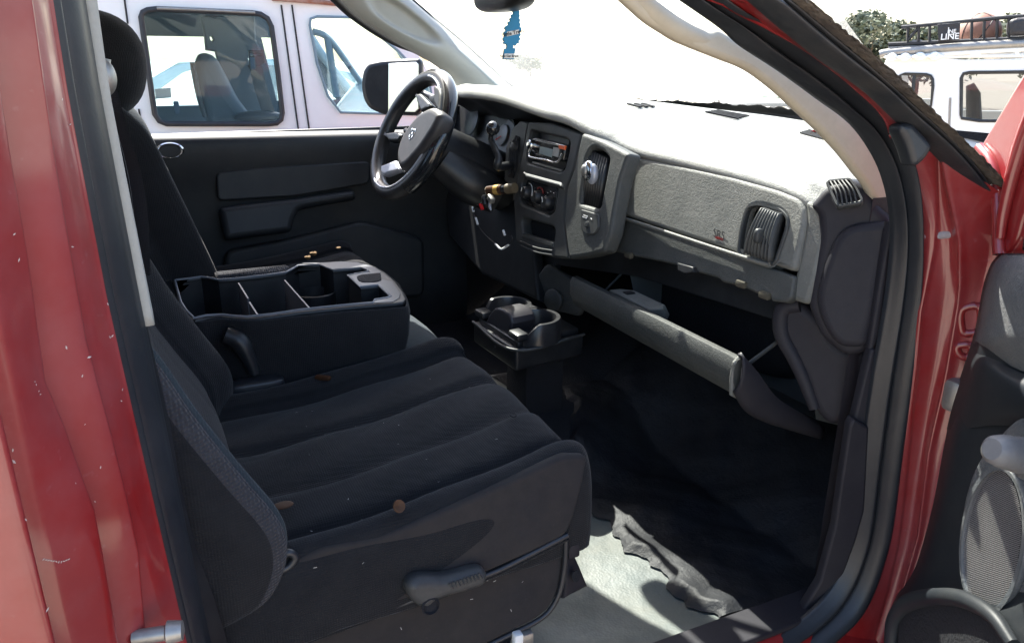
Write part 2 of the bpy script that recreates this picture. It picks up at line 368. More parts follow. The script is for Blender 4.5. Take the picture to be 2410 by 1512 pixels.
# chips and scratches in the paint
from mathutils.bvhtree import BVHTree
_rp = [o for o in T.children if o.name.startswith('rear_pillar')][0]
_bt = BVHTree.FromPolygons([v.co+WL[_rp] for v in _rp.data.vertices], [tuple(p.vertices) for p in _rp.data.polygons])
bm = bmesh.new(); rnd = random.Random(12); z5 = zo(0, 950, 1.3767); z4 = zo(0, 0, 1.374)
marks = [z5(*p)+(s,) for p, s in (((55, 665), 5), ((60, 715), 7), ((110, 970), 5), ((205, 1365), 8), ((390, 258), 7), ((360, 340), 5), ((535, 400), 5), ((530, 450), 5), ((415, 890), 4), ((330, 810), 3), ((290, 215), 6), ((480, 170), 5), ((372, 552), 3), ((440, 740), 5))]
marks += [z5(190+11*k, 1143+2*k+(4 if k > 6 else 0)-(6*(k-6) if k > 6 else 0))+(4,) for k in range(11)]
marks += [z5(150+6*k, 365+14*k)+(3,) for k in (0, 1, 3, 4)]
marks += [z4(*p)+(s,) for p, s in (((315, 1080), 5), ((305, 545), 4), ((270, 435), 4), ((60, 1025), 5), ((80, 1138), 6), ((470, 1330), 5), ((490, 1470), 6))]
for u, v, s in marks:
    h = _bt.ray_cast(Vector(CAM), Vector(_ray(u, v)).normalized())
    if not h[0]: continue
    n = h[1] if h[1].dot(Vector(CAM)-h[0]) > 0 else -h[1]; x, y, n = frame(n); a = rnd.uniform(0, 3.1); k = s*.00022
    d = x*math.cos(a)+y*math.sin(a); e = n.cross(d); p = h[0]+n*.0006
    bm.faces.new([bm.verts.new(p+q) for q in (-d*k*1.4, -e*k*.5+d*k*.2, d*k*1.4, e*k*.6-d*k*.3)])
o = frombm('paint_chips', bm, mat('bare_primer', (.55, .48, .44), .7), T, None); o['kind'] = 'stuff'
# weatherstrip, grey binding strip and inner trim of the rear pillar
S3 = [(201, 0), (236, 215), (277, 430), (344, 777), (378, 940), (440, 1250), (497, 1512)]
S4 = [(220, 0), (247, 215), (290, 430), (361, 764)]
def mid(A, B, t): return [(a[0]*(1-t)+np.interp(a[1], [p[1] for p in B], [p[0] for p in B])*t, a[1]) for a in A]
sl_ = [line(J5, -.872, -.002), line(mid(J5, S3, .10), -.866, .003), line(mid(J5, S3, .2), -.861, -.001), line(mid(J5, S3, .27), -.858, -.006), line(mid(J5, S3, .36), -.852, .001), line(mid(J5, S3, .6), -.842, .004), line(mid(J5, S3, .85), -.830, .002), line(S3, -.822, .0), line(S3, -.816, -.006)]
G = np.array([[tuple(p) for p in r] for r in sl_]); G = np.array([crs(G[:, j], 46) for j in range(G.shape[1])]).transpose(1, 0, 2)
ws = gridmesh('door_weatherstrip', G, M['rubber'], T, smooth=180)
vs2 = [-600, -200, 0, 120, 240, 360, 480, 600, 700, 740, 766]
gridmesh('binding_strip', [line(S3, -.82, -.002, vs2), line(mid(S3, S4, .2), -.816, .003, vs2), line(mid(S3, S4, .55), -.812, .002, vs2), line(mid(S3, S4, .62), -.811, -.002, vs2)], M['greytrim'], T, smooth=40, thick=.004)
S5 = [(215, 0), (240, 215), (287, 430), (358, 765), (365, 803), (408, 980), (429, 1109), (467, 1281), (531, 1452), (545, 1512)]
gridmesh('pillar_trim', [line(mid(S3, S5, 0), -.818, -.008), line(mid(S5, S5, 0), -.795, -.004), line(S5, -.79, -.03), line(S5, -.78, -.10)], M['black'], T, smooth=60)
lathe('door_striker', [(.0, .045), (.009, .043), (.011, .03), (.007, .028), (.007, .0)], U(312, 1500, 'y', -.915), (1, -.2, 0), M['steel'], T, n=14)

# seal round the front of the door opening: pillar, corner, sill
so_ = [(1715, 0), (1816, 63), (1933, 137), (2019, 203), (2074, 254), (2121, 313), (2148, 371), (2164, 449), (2168, 530), (2167, 640), (2163, 720), (2158, 800), (2140, 950), (2120, 1100), (2105, 1220), (2085, 1310), (2050, 1410), (2000, 1480)]
si_ = [(1618, 0), (1712, 66), (1760, 109), (1850, 168), (1940, 234), (2018, 293), (2069, 363), (2098, 434), (2113, 520), (2110, 620), (2094, 740), (2066, 900), (2045, 1050), (2030, 1180), (2012, 1290), (1975, 1380), (1915, 1450)]
tail_o = [Vector((1.02, -.88, .572)), Vector((.8, -.88, .565)), Vector((.4, -.88, .565)), Vector((.16, -.88, .565))]
tail_i = [Vector((.97, -.86, .615)), Vector((.8, -.86, .612)), Vector((.4, -.86, .612)), Vector((.18, -.86, .612))]
head_o = [Vector((.16, -.76, 1.79)), Vector((.42, -.77, 1.775)), Vector((.6, -.83, 1.665))]
head_i = [Vector((.16, -.74, 1.76)), Vector((.38, -.75, 1.75)), Vector((.55, -.81, 1.65))]
po = head_o+[U(a, b, 'y', -.884) for a, b in so_]+tail_o
pi = head_i+[U(a, b, 'y', -.862) for a, b in si_]+tail_i
PO, PI = crs(po, 110), crs(pi, 110)
rows = []
for t, dy, dn in [(0, .03, 0), (0, .004, 0), (.06, -.004, 0), (.2, -.011, 0), (.36, -.008, 0), (.46, .003, 0), (.5, .009, 0), (.56, .003, 0), (.68, -.004, 0), (.8, -.002, 0), (.92, .004, 0), (1., .008, 0), (1.0, .014, 0)]:
    rows.append([Vector(a*(1-t)+b*t)+Vector((0, dy, 0)) for a, b in zip(PO, PI)])
G = np.array([[tuple(p) for p in r] for r in rows]); G = np.array([crs(G[:, j], 52) for j in range(G.shape[1])]).transpose(1, 0, 2)
gridmesh('door_weatherstrip', G, M['rubber'], T, smooth=180)

# right windshield pillar: painted strip, outer seal, gritty molding
zb = zo(2000, 0, 1.89)
r_l = [(1705, 0), (1806, 66), (1923, 140), (2009, 210), (2064, 262), (2105, 320)]
r_r = [(1780, 0), (1870, 78), (1945, 140), (2060, 220), (2130, 288), (2180, 335)]
A_ = crs([U(a, b, 'y', -.885) for a, b in r_l], 30); B_ = crs([U(a, b, 'y', -.925) for a, b in r_r], 30)
ext = lambda P, y: np.vstack([[(P[0]+(P[0]-P[3])*2.2)+np.array([0, y*.6, 0])], P])
A_, B_ = ext(A_, .10), ext(B_, .10)
gridmesh('front_pillar', [[a*(1-t)+b*t+np.array([0, .006*math.sin(t*9), 0]) for a, b in zip(A_, B_)] for t in np.linspace(0, 1, 9)], M['paint'], T, smooth=180, thick=.006, flip=True)
s2l = [(1773, 0), (1859, 74), (1937, 137), (2050, 218), (2125, 289), (2203, 356), (2273, 434), (2342, 508), (2400, 568)]
s2r = [(1876, 0), (1973, 82), (2052, 148), (2130, 219), (2208, 289), (2286, 363), (2340, 436), (2394, 500)]
P1 = ext(crs([U(a, b, 'y', -.925) for a, b in s2l], 40), .1); P2 = ext(crs([U(a, b, 'y', -.95) for a, b in s2r], 40), .1)
rows = [P1*(1-t)+P2*t+np.array([0, d, 0]) for t, d in [(0, .010), (.0, .002), (.10, -.005), (.35, -.012), (.60, -.004), (.68, .006), (.78, .0), (.93, .003), (1, .01), (1, .03)]]
G = np.array(rows); G = np.array([crs(G[:, j], 34) for j in range(G.shape[1])]).transpose(1, 0, 2)
gridmesh('pillar_seal', G, M['rubberd'], T, smooth=180)
m1 = [(1882, 0), (1980, 82), (2059, 148), (2137, 219), (2215, 289), (2330, 405), (2372, 452)]
m2 = [(1914, 0), (1984, 62), (2043, 110), (2113, 170), (2152, 208), (2207, 266), (2277, 330), (2320, 372), (2366, 420)]
P1 = ext(crs([U(a, b, 'y', -.955) for a, b in m1], 90), .1); P2 = ext(crs([U(a, b, 'y', -.965) for a, b in m2], 90), .1)
rnd = random.Random(3); rows = []
for t, d in [(0, .03), (0, .006), (.3, -.001), (.6, .001), (.66, .007), (.72, .001), (.95, .002), (1.0, .008), (1.0, .03)]:
    rows.append([a*(1-t)+b*t+np.array([rnd.gauss(0, .0004), d+rnd.gauss(0, .0008), rnd.gauss(0, .0006)]) for a, b in zip(P1, P2)])
gridmesh('windshield_molding', rows, M['grit'], T, smooth=60)
# rubber corner boot
fl = [(2122, 292), (2150, 285), (2190, 330), (2200, 345), (2185, 372), (2162, 392), (2150, 388), (2138, 345), (2120, 310)]
plate('rubber_corner_boot', [U(a, b, 'y', -.94) for a, b in fl], (-.3, -1, .1), .03, M['rubber'], T, bev=.008, res=3, r=.01)

# hinge pillar jamb
vt = np.linspace(0, 1, 30)
vh = lambda v0: [v0+(1800-v0)*t for t in vt]
H0 = [(2140, 420), (2172, 515), (2161, 647), (2125, 866), (2112, 950), (2072, 1258), (2030, 1400), (1994, 1474)]
H1 = [(2196, 420), (2200, 559), (2165, 735), (2156, 844), (2149, 907), (2126, 1134), (2108, 1280), (2080, 1400), (2050, 1500)]
H2 = [(2225, 420), (2253, 560), (2253, 690), (2231, 822), (2221, 886), (2184, 1051), (2159, 1258), (2120, 1400), (2090, 1500)]
H3 = [(2250, 420), (2275, 560), (2276, 690), (2252, 822), (2240, 886), (2200, 1051), (2172, 1258), (2130, 1400), (2098, 1500)]
H4 = [(2340, 420), (2352, 559), (2322, 713), (2290, 844), (2275, 898), (2225, 1051), (2182, 1279), (2115, 1395), (2090, 1465)]
hl = [line(H0, -.85, .03, vh(300)), line(H0, -.868, .004, vh(305)), line(H0, -.876, .0, vh(308)), line(H1, -.892, .0, vh(330)), line(H1, -.894, .012, vh(332)), line(mid(H1, H2, .5), -.904, .010, vh(345)), line(H2, -.916, -.002, vh(362)), line(mid(H2, H3, .5), -.922, -.004, vh(376)), line(H3, -.929, .008, vh(392)), line(mid(H3, H4, .6), -.950, .03, vh(448)), line(H4, -.97, .045, vh(500)), line(H4, -.99, .10, vh(505))]
G = np.array([[tuple(p) for p in r] for r in hl]); G = np.array([crs(G[:, j], 70) for j in range(G.shape[1])]).transpose(1, 0, 2)
gridmesh('hinge_pillar', G, M['paint'], T, smooth=180)
# sealer seam across the pillar
tube('sealer_seam', [UP(u, v, (1.17, -.918, 1.2), (-.75, -.66, 0)) for u, v in [(2176, 556), (2210, 553), (2250, 550), (2300, 546), (2340, 545)]], .0055, mat('grey_sealer', (.25, .22, .23), .7, var=.3, vs=30), T, res=14, flat=.5)
# door check bracket loops
zr = zo(2700, 400, 1.681)
for L in ([(615, 985), (710, 972), (712, 1090), (640, 1112), (612, 1085)], [(590, 1180), (655, 1175), (668, 1215), (640, 1240), (600, 1222)]):
    tube('hinge_bracket', [UP(*zr(a, b), (1.2, -.945, 1.), (-.8, -.6, 0)) for a, b in L], .006, M['paintc'], T, closed=True, res=24)
box('door_hinge', UP(*zr(580, 1440), (1.195, -.94, 1.), (-.8, -.6, 0)), (.03, .03, .05), M['steel'], T, bev=.01)

# sill
mesh_sill = sgrid('door_sill', [[(x, y, z) for x in (1.25, 1.12, .9, .5, .1)] for y, z in ((-.70, .600), (-.785, .606), (-.80, .622), (-.835, .628), (-.862, .612), (-.90, .575), (-.96, .545), (-1.0, .50), (-1.0, .40))], 46, 30, M['paintc'], T, smooth=180, flip=False)
plate('sill_scuff_trim', [Vector((1.13, -.792, .634)), Vector((1.10, -.855, .634)), Vector((.2, -.855, .634)), Vector((.2, -.792, .634))], (0, 0, 1), .012, M['dashlo'], T, bev=.004)

# floor: one vinyl sheet with tunnel and toe board
def floorz(x, y):
    hump = .105*math.exp(-((y-.0)/.24)**4)
    toe = max(0, x-1.17); toe = toe*.72 if toe < .5 else .36
    side = .02*max(0, abs(y)-.72)/.1
    return .606+hump*(1 if x < 1.2 else max(0, 1-(x-1.2)*.4))+toe+side+.004*math.sin(x*17+y*9)*math.sin(y*23)
gridmesh('cab_floor', [[(x, y, floorz(x, y)) for y in np.linspace(-.80, .84, 90)] for x in np.linspace(-.1, 1.22, 70)], M['floor'], T, smooth=180)
gridmesh('toe_carpet', [[(x, y, floorz(x, y)+.002) for y in np.linspace(-.80, .84, 70)] for x in np.linspace(.935, 1.75, 54)], M['void'], T, smooth=180)
# dirty mat in the passenger footwell, ragged lumpy edge
rnd = random.Random(11)
def fbm(x, y):
    return sum(math.sin(x*a+y*b+c)*d for a, b, c, d in [(21, 9, 1, .4), (-13, 27, 2, .35), (47, 31, 0, .22), (-39, 60, 4, .16), (88, -52, 3, .1), (120, 95, 5, .06)])
V = []; nx, ny = 90, 80
for i in range(nx+1):
    row = []
    for j in range(ny+1):
        y = -.785+.76*j/ny; e = .918+.14*max(0, (j/ny-.55)/.45)+.010*math.sin(y*38)+.006*math.sin(y*97+1)+.003*math.sin(y*210)
        x = e+(1.42-e)*i/nx
        k = min(1, i/4, j/3+.2, (ny-j)/3+.2)
        row.append((x, y, floorz(x, y)+.004+.010*k+.010*k*max(-.6, fbm(x, y))))
    V.append(row)
gridmesh('floor_mat', V, M['matt'], T, smooth=180)
# footwell walls
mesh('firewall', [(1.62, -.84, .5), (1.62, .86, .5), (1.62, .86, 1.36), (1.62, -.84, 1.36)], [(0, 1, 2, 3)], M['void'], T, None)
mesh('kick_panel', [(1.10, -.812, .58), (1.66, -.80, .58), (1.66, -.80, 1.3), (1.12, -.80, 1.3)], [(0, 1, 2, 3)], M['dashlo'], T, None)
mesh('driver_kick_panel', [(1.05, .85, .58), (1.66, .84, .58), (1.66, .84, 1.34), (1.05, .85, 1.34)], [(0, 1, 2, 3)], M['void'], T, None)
# roof, rails, header, rear wall
def hx(y): return .90-.18*(y/.68)**2
ys = np.linspace(-.69, .69, 17)
sgrid('roof', [[(-.14, y, 1.80-.04*(y/.69)**2) for y in ys], [(.2, y, 1.86-.05*(y/.69)**2) for y in ys], [(.6, y, 1.86-.05*(y/.69)**2) for y in ys], [(hx(y)-.03, y, 1.83-.04*(y/.69)**2) for y in ys], [(hx(y), y, 1.815-.04*(y/.69)**2) for y in ys]], 24, 30, M['paintc'], T, thick=.03, smooth=180)
gridmesh('headliner', [[(x, y, 1.80-.03*(y/.69)**2) for y in ys] for x in np.linspace(-.1, .72, 6)], M['beige'], T, smooth=180)
for sgn in (1, -1):
    tube('roof_rail', [(-.12, sgn*.70, 1.765), (.2, sgn*.71, 1.79), (.5, sgn*.715, 1.775), (.70, sgn*.735, 1.71)], .035, M['paintc'], T, res=20)
box('rear_wall', (-.13, 0, .95), (.04, 1.62, .72), M['void'], T, bev=.01)
plate('rear_window_frame', [(-.12, y, z) for y, z in ((-.80, 1.28), (.80, 1.28), (.70, 1.80), (-.70, 1.80))], (1, 0, 0), .03, M['black'], T, bev=.008, holes=[[(-.12, y, z) for y, z in ((-.66, 1.36), (.66, 1.36), (.60, 1.72), (-.60, 1.72))]], hr=.05)
mesh('rear_window', [(-.135, -.68, 1.34), (-.135, .68, 1.34), (-.135, .62, 1.74), (-.135, -.62, 1.74)], [(0, 1, 2, 3)], M['suvglass'], T, None)
sgrid('driver_rear_pillar', [[(.03, .84, .6), (.03, .84, 1.25), (.02, .74, 1.78)], [(.02, .80, .6), (.02, .79, 1.25), (.02, .70, 1.78)], [(-.12, .80, .6), (-.12, .79, 1.25), (-.12, .70, 1.78)]], 16, 30, M['black'], T, smooth=180, thick=.02)

# windshield, with its black border, cowl behind
def wb(y): return 1.70-.45*(y/.8)**2
def glass_pt(y, t):
    yb = y*.80; yt = y*.66
    a = Vector((wb(yb), yb, 1.345)); b = Vector((hx(yt), yt, 1.815))
    return a*(1-t)+b*t+Vector((.025, 0, .02))*math.sin(math.pi*t)
gridmesh('windshield', [[glass_pt(y, t) for t in np.linspace(0, 1, 14)] for y in np.linspace(-1, 1, 30)], M['windshield'], T, smooth=180)
rnd = random.Random(5)
bd = []
for k in range(121):
    y = -1+2*k/120; h = .046+.014*rnd.random()*abs(math.sin(k*.35+1))+.006*rnd.random()
    bd.append((y, h))
gridmesh('windshield_border', [[glass_pt(y, t)+Vector((-.006, 0, 0)) for t in (0, h*.6, h)] for y, h in bd], M['black'], T, smooth=None)
tube('glass_reflection', [glass_pt(y, .105)+Vector((-.008, 0, 0)) for y in np.linspace(-.95, .95, 30)], .0022, mat('green_reflection', (.03, .16, .12), .3), T, n=5)  # green tube painting a dash-edge reflection along the windshield base
sgrid('cowl_panel', [[(wb(y)+dx, y, z+.01*(1-(y/.8)**2)) for y in np.linspace(-.84, .84, 13)] for dx, z in ((-.02, 1.325), (.03, 1.335), (.10, 1.345), (.22, 1.335))], 12, 40, M['black'], T, thick=.01, smooth=180)
# leaf litter caught along the wiper cowl
bm = bmesh.new(); rnd = random.Random(9)
for k in range(260):
    y = rnd.uniform(-.5, .55); p = Vector((wb(y)+rnd.uniform(.02, .12), y, 1.352+rnd.uniform(0, .012)))
    a, b, c = [Vector([rnd.gauss(0, .008) for _ in range(3)]) for _ in range(3)]
    bm.faces.new([bm.verts.new(p+a), bm.verts.new(p+b), bm.verts.new(p+c)])
o = frombm('leaf_litter', bm, M['leaf'], T, None); o['kind'] = 'stuff'
tube('wiper_arm', [(wb(.3)+.03, .32, 1.36), (wb(.0)+.02, .0, 1.378), (wb(-.3)+.03, -.30, 1.375)], .006, M['black'], T, res=16)
# hood and fenders ahead of the windshield
sgrid('hood', [[(wb(y)+.12, y, 1.325-.05*(y/.9)**4) for y in np.linspace(-.86, .86, 11)], [(2.0, y, 1.31-.06*(y/.86)**4) for y in np.linspace(-.86, .86, 11)], [(2.5, y, 1.26-.08*(y/.86)**4) for y in np.linspace(-.86, .86, 11)], [(2.85, y*.97, 1.17-.1*(y/.86)**4) for y in np.linspace(-.86, .86, 11)]], 20, 30, M['paintc'], T, thick=.01, smooth=180)
for sgn in (1, -1):
    sgrid('fender', [[(x, sgn*y, z) for x in (1.26, 1.7, 2.2, 2.85)] for y, z in ((.84, 1.25), (.94, 1.20), (.995, 1.08), (1.0, .8), (.98, .5))], 18, 18, M['paintc'], T, thick=.004, smooth=180)

# left windshield pillar trim with its moulded dent, and the black seal each side
zc2 = zo(1000, 0, 2.362)
Lp = [zc2(*p) for p in [(40, -160), (200, 0), (330, 130), (520, 260), (700, 370), (830, 440), (950, 520), (1030, 590), (1085, 660)]]
Rp = [zc2(*p) for p in [(560, -160), (740, 0), (870, 112), (1000, 220), (1130, 330), (1250, 440), (1370, 548), (1440, 612), (1500, 658)]]
A_ = crs([U(a, b, 'y', .80) for a, b in Lp], 60); B_ = crs([U(a, b, 'y', .80) for a, b in Rp], 60)
rows = []
for i in range(60):
    row = []
    for t in np.linspace(0, 1, 34):
        p = A_[i]*(1-t)+B_[i]*t; b = .045*math.sin(math.pi*min(1, max(0, t)))**.6
        q = M_ = None
        s = i/59
        d = ((s-.27)/.19)**2+((t-.50)/.23)**2
        b -= .030/(1+math.exp((d-1)*7))
        row.append((p[0], p[1]-b, p[2]))
    rows.append(row)
gridmesh('left_pillar_trim', rows, M['greypil'], T, smooth=180)
Ls = [zc2(*p) for p in [(-40, -160), (120, 0), (260, 130), (450, 262), (620, 352), (750, 400), (830, 445)]]
A_ = crs([U(a, b, 'y', .83) for a, b in Ls], 40); B_ = crs([U(a, b, 'y', .82) for a, b in Lp[:6]+[zc2(900, 490)]], 40)
gridmesh('left_pillar_seal', [A_, A_*.6+B_*.4+np.array([0, -.02, 0]), B_+np.array([.004, 0, .004])], M['rubber'], T, smooth=180)
tube('windshield_seal', [U(a+1, b, 'y', .80) for a, b in Rp], .0045, M['black'], T, res=40)

# right pillar trim with grab handle, beige
inn = [(-120, -80), (0, 20), (130, 140), (330, 260), (560, 350), (740, 420), (900, 540), (1060, 690), (1180, 800), (1300, 930), (1400, 1060), (1440, 1105), (1470, 1160), (1560, 1325), (1640, 1342)]
out = [(1655, 1340), (1600, 1110), (1520, 930), (1390, 750), (1190, 600), (960, 430), (730, 280), (590, 195)]
loop = [(560, 178), (520, 192), (450, 190), (330, 150), (230, 80), (130, 0), (60, -80)]
pts = [U(*zb(*p), 'y', -.80) for p in inn+out+loop]
plate('grab_handle_trim', pts, (0, -1, 0), .018, M['beige'], T, bev=.0075, res=4, r=.02, smooth=60)
tube('grab_handle_pad', [U(*zb(*p), 'y', -.79) for p in [(20, -40), (160, 85), (300, 180), (440, 238), (560, 270)]], [.012, .014, .014, .012, .005], M['beige'], T, res=24)

# driver door seen across the cab
prof = [(.885, 1.268), (.86, 1.284), (.825, 1.286), (.80, 1.274), (.792, 1.25), (.794, 1.20), (.806, 1.12), (.812, 1.0), (.812, .9), (.80, .75), (.82, .60)]
sgrid('driver_door', [[(x, y, z-.016*(x-.1)) for x in (.05, .3, .6, .9, 1.14)] for y, z in prof], 60, 20, M['doorl'], T, smooth=180)
lathe('door_handle', [(.034, .0), (.036, .004), (.032, .007), (.028, .004), (.022, -.008), (0, -.012)], U(400, 354, 'y', .792), (0, -1, 0), M['chrome'], T, n=30, scale=(1, .62))
plate('armrest', [U(a, b, 'y', .755) for a, b in [(515, 487), (640, 472), (700, 466), (760, 456), (836, 446), (842, 468), (770, 480), (705, 492), (692, 520), (688, 545), (600, 556), (530, 566)]], (0, -1, .25), .06, M['doorl'], T, bev=.018, res=4, r=.015)
plate('door_insert', [U(a, b, 'y', .786) for a, b in [(508, 405), (600, 395), (872, 378), (872, 432), (700, 462), (512, 474)]], (0, -1, .1), .02, M['doorl'], T, bev=.006, r=.02)
plate('map_pocket', [U(a, b, 'y', .775) for a, b in [(530, 590), (690, 560), (850, 520), (1000, 560), (1000, 700), (530, 720)]], (0, -1, .1), .04, M['doorl'], T, bev=.012, r=.03)
box('window_channel', (.60, .872, 1.272), (1.1, .012, .02), M['rubber'], T)
# wing mirror outside the driver window
zw = [(848, 200), (853, 165), (866, 148), (900, 141), (985, 137), (991, 145), (992, 262), (980, 272), (900, 270), (866, 255), (853, 232)]
wm = plate('wing_mirror', [U(a, b, 'y', 1.13) for a, b in zw], (-.55, -.83, .05), .05, M['black'], T, bev=.016, res=3, r=.015)
zg = [(861, 200), (866, 172), (876, 156), (903, 150), (978, 146), (984, 152), (985, 256), (976, 264), (903, 262), (876, 248), (866, 230)]
o = plate('mirror_glass', [UP(a, b, tuple(U(930, 205, 'y', 1.115)), (-.55, -.83, .05)) for a, b in zg], (-.80, -.59, .06), .004, M['mirror'], wm, bev=.0015)
tube('mirror_arm', [U(1000, 230, 'y', 1.13), U(1020, 240, 'y', 1.0), U(1040, 235, 'y', .88)], .025, M['black'], T, res=10)
# interior mirror
ell('rearview_mirror', U(1185, -18, 'y', .06), (.035, .12, .040), M['black'], T, e=.6)
tube('mirror_stalk', [U(1185, -40, 'y', .06), glass_pt(.06, .86)], .01, M['black'], T)
# ================================================================== dashboard
D0, DN = (1.087, 0, 1.293), (-1, 0, .225)
S0, SN = (1.03, 0, 1.28), (-1, 0, .2)
def off(p0, n, d): return tuple(Vector(p0)+Vector(n).normalized()*d)
def Uwb(u, v, dx=0):
    y = 0
    for _ in range(12):
        p = U(u, v, 'x', wb(y)+dx); y = .5*y+.5*max(-.82, min(.82, p.y))
    return p
lip_px = [(1068, 216, 1.02), (1084, 219, 1.0), (1113, 220, 1.0), (1176, 231, 1.0), (1270, 263, 1.01), (1332, 281, 1.03), (1395, 314, 1.05), (1477, 349, 1.083), (1590, 376, 1.090), (1700, 402, 1.091), (1800, 430, 1.091), (1862, 451, 1.090), (1896, 470, 1.090)]
lip = [Vector((1.06, .83, 1.36)), Vector((1.03, .70, 1.378))]+[U(u, v, 'x', x) for u, v, x in lip_px]+[Vector((1.10, -.755, 1.262)), Vector((1.13, -.79, 1.225))]
yy = [p.y for p in lip]
far = [Vector((wb(p.y if abs(p.y) < .8 else .8*math.copysign(1, p.y))-.015, max(-.82, min(.82, p.y*1.02)), 1.347-.02*abs(p.y/.82)**3)) for p in lip]
rows = []
def crown(p, q, t): return p*(1-t)+q*t
for k in range(10):
    row = []
    for p, q in zip(lip, far):
        low = Vector((0, 0, -1)); edge = max(0, (-p.y-.70)/.09); edge = min(1, edge)
        if k == 0: r_ = p+Vector((.035, 0, -.016))
        elif k == 1: r_ = p+Vector((.004, 0, -.012))
        elif k == 2: r_ = p+Vector((.0, 0, .0))
        elif k == 3: r_ = p+Vector((.012, 0, .013))
        else:
            t = (.05, .14, .35, .6, .85, 1.0)[k-4]
            r_ = crown(p+Vector((.012, 0, .013)), q, t); r_.z += .016*math.sin(math.pi*t)*(1-.6*edge)+.010*math.exp(-((t-.08)/.08)**2)
        row.append(r_)
    rows.append(row)
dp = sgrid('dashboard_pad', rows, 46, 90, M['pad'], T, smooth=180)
# defroster grilles in the pad: bars over a dark slot
def padz(x, y):
    p = np.interp(-y, [-a.y for a in lip], range(len(lip))); i = int(min(p, len(lip)-2)); f_ = p-i
    L_ = lip[i]*(1-f_)+lip[i+1]*f_; Q = far[i]*(1-f_)+far[i+1]*f_
    t = (x-L_.x-.012)/(Q.x-L_.x-.012); z = (L_.z+.013)*(1-t)+Q.z*t
    return z+.016*math.sin(math.pi*max(0, min(1, t)))+.010*math.exp(-((t-.08)/.08)**2)
from mathutils.bvhtree import BVHTree
_pad = BVHTree.FromPolygons([v.co+WL[dp] for v in dp.data.vertices], [tuple(p.vertices) for p in dp.data.polygons])
def onpad(u, v):
    h = _pad.ray_cast(Vector(CAM), Vector(_ray(u, v)).normalized())[0]
    return h if h else U(u, v, 'z', 1.35)
for q, nb in (([(1470, 247), (1520, 246), (1545, 254), (1500, 256)], 3), ([(1657, 266), (1690, 262), (1765, 275), (1735, 284)], 5), ([(1880, 316), (1905, 309), (1985, 330), (1968, 341)], 5)):
    c = [onpad(*p) for p in q]; n = (c[1]-c[0]).cross(c[2]-c[0]).normalized(); n = n if n.z > 0 else -n
    vent = plate('defroster_grille', [p+n*.001 for p in c], n, .006, M['pad'], T, bev=.001)
    for i in range(nb):
        t = (i+.5)/nb; a = c[0]*(1-t)+c[1]*t+n*.005; b = c[3]*(1-t)+c[2]*t+n*.005
        w_ = ((c[1]-c[0])/nb*.24); plate('slot', [a-w_, a+w_, b+w_, b-w_], n, .003, M['void'], vent, bev=.0003)

# face of the dash below the pad, across the whole cab
plate('dash_face', [Vector((1.12, y, z)) for y, z in ((.80, 1.34), (-.70, 1.31), (-.70, 1.07), (-.22, 1.04), (.15, .98), (.15, .90), (.80, .92))], (-1, 0, .2), .02, M['black'], T)
# airbag panel
gp = upl([(1478, 363), (1600, 389), (1720, 415), (1830, 446), (1880, 466), (1893, 490), (1893, 530), (1868, 640), (1790, 612), (1620, 558), (1448, 500), (1452, 450), (1462, 405)], off(D0, DN, -.0), DN)
vh_ = upl([(1762, 487), (1790, 482), (1838, 497), (1854, 515), (1850, 540), (1822, 622), (1741, 598), (1748, 540)], D0, DN)
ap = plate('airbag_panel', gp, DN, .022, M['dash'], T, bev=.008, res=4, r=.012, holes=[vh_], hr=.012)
rn = (UP(1700, 560, D0, DN)-UP(1600, 528, D0, DN))
text('airbag_mark', 'SRS', UP(1692, 551, off(D0, DN, .0012), DN), rn, (0, 0, 1), .020, M['mark'], ap, label='SRS lettering')
text('airbag_mark', 'AIRBAG', UP(1692, 561, off(D0, DN, .0012), DN), rn, (0, 0, 1), .0062, M['rink'], ap)
# frame of the dash round the panel: right side band, and the strip beneath
band = [(1893, 470), (1920, 478), (1940, 500), (1940, 560), (1922, 640), (1900, 718), (1868, 708), (1856, 700), (1872, 640), (1888, 570), (1897, 520)]
plate('dash_end_frame', [UP(u, v, (1.075, -.72, 1.2), (-1, -.12, .15)) for u, v in band], (-1, -.12, .15), .03, M['dash'], T, bev=.008, res=3, r=.01)
D1 = off(D0, DN, -.004)
st = [(1446, 508), (1620, 566), (1790, 621), (1870, 650), (1862, 700), (1848, 712), (1815, 708), (1812, 696), (1780, 690), (1742, 672), (1700, 664), (1690, 654), (1640, 640), (1600, 626), (1560, 616), (1500, 604), (1440, 590), (1440, 545)]
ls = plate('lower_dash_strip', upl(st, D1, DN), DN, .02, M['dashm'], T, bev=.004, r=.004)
tube('strip_edge', upl([(1447, 506), (1620, 563), (1700, 589), (1790, 617), (1812, 622)], off(D0, DN, .004), DN), .0035, M['dash'], ls, res=20)
plate('latch', upl([(1594, 618), (1630, 628), (1632, 640), (1612, 644), (1594, 636)], off(D1, DN, .01), DN), DN, .02, M['black'], ls, bev=.002)
rnd = random.Random(4)
for (u, v) in ((1448, 565), (1480, 600), (1745, 668), (1800, 694)):
    box('foam_pad', UP(u, v, off(D1, DN, .002), DN), (.01, .022, .012), mat('yellowed_foam', (.05, .044, .030), .9, var=.4, vs=80), ls, bev=.003)
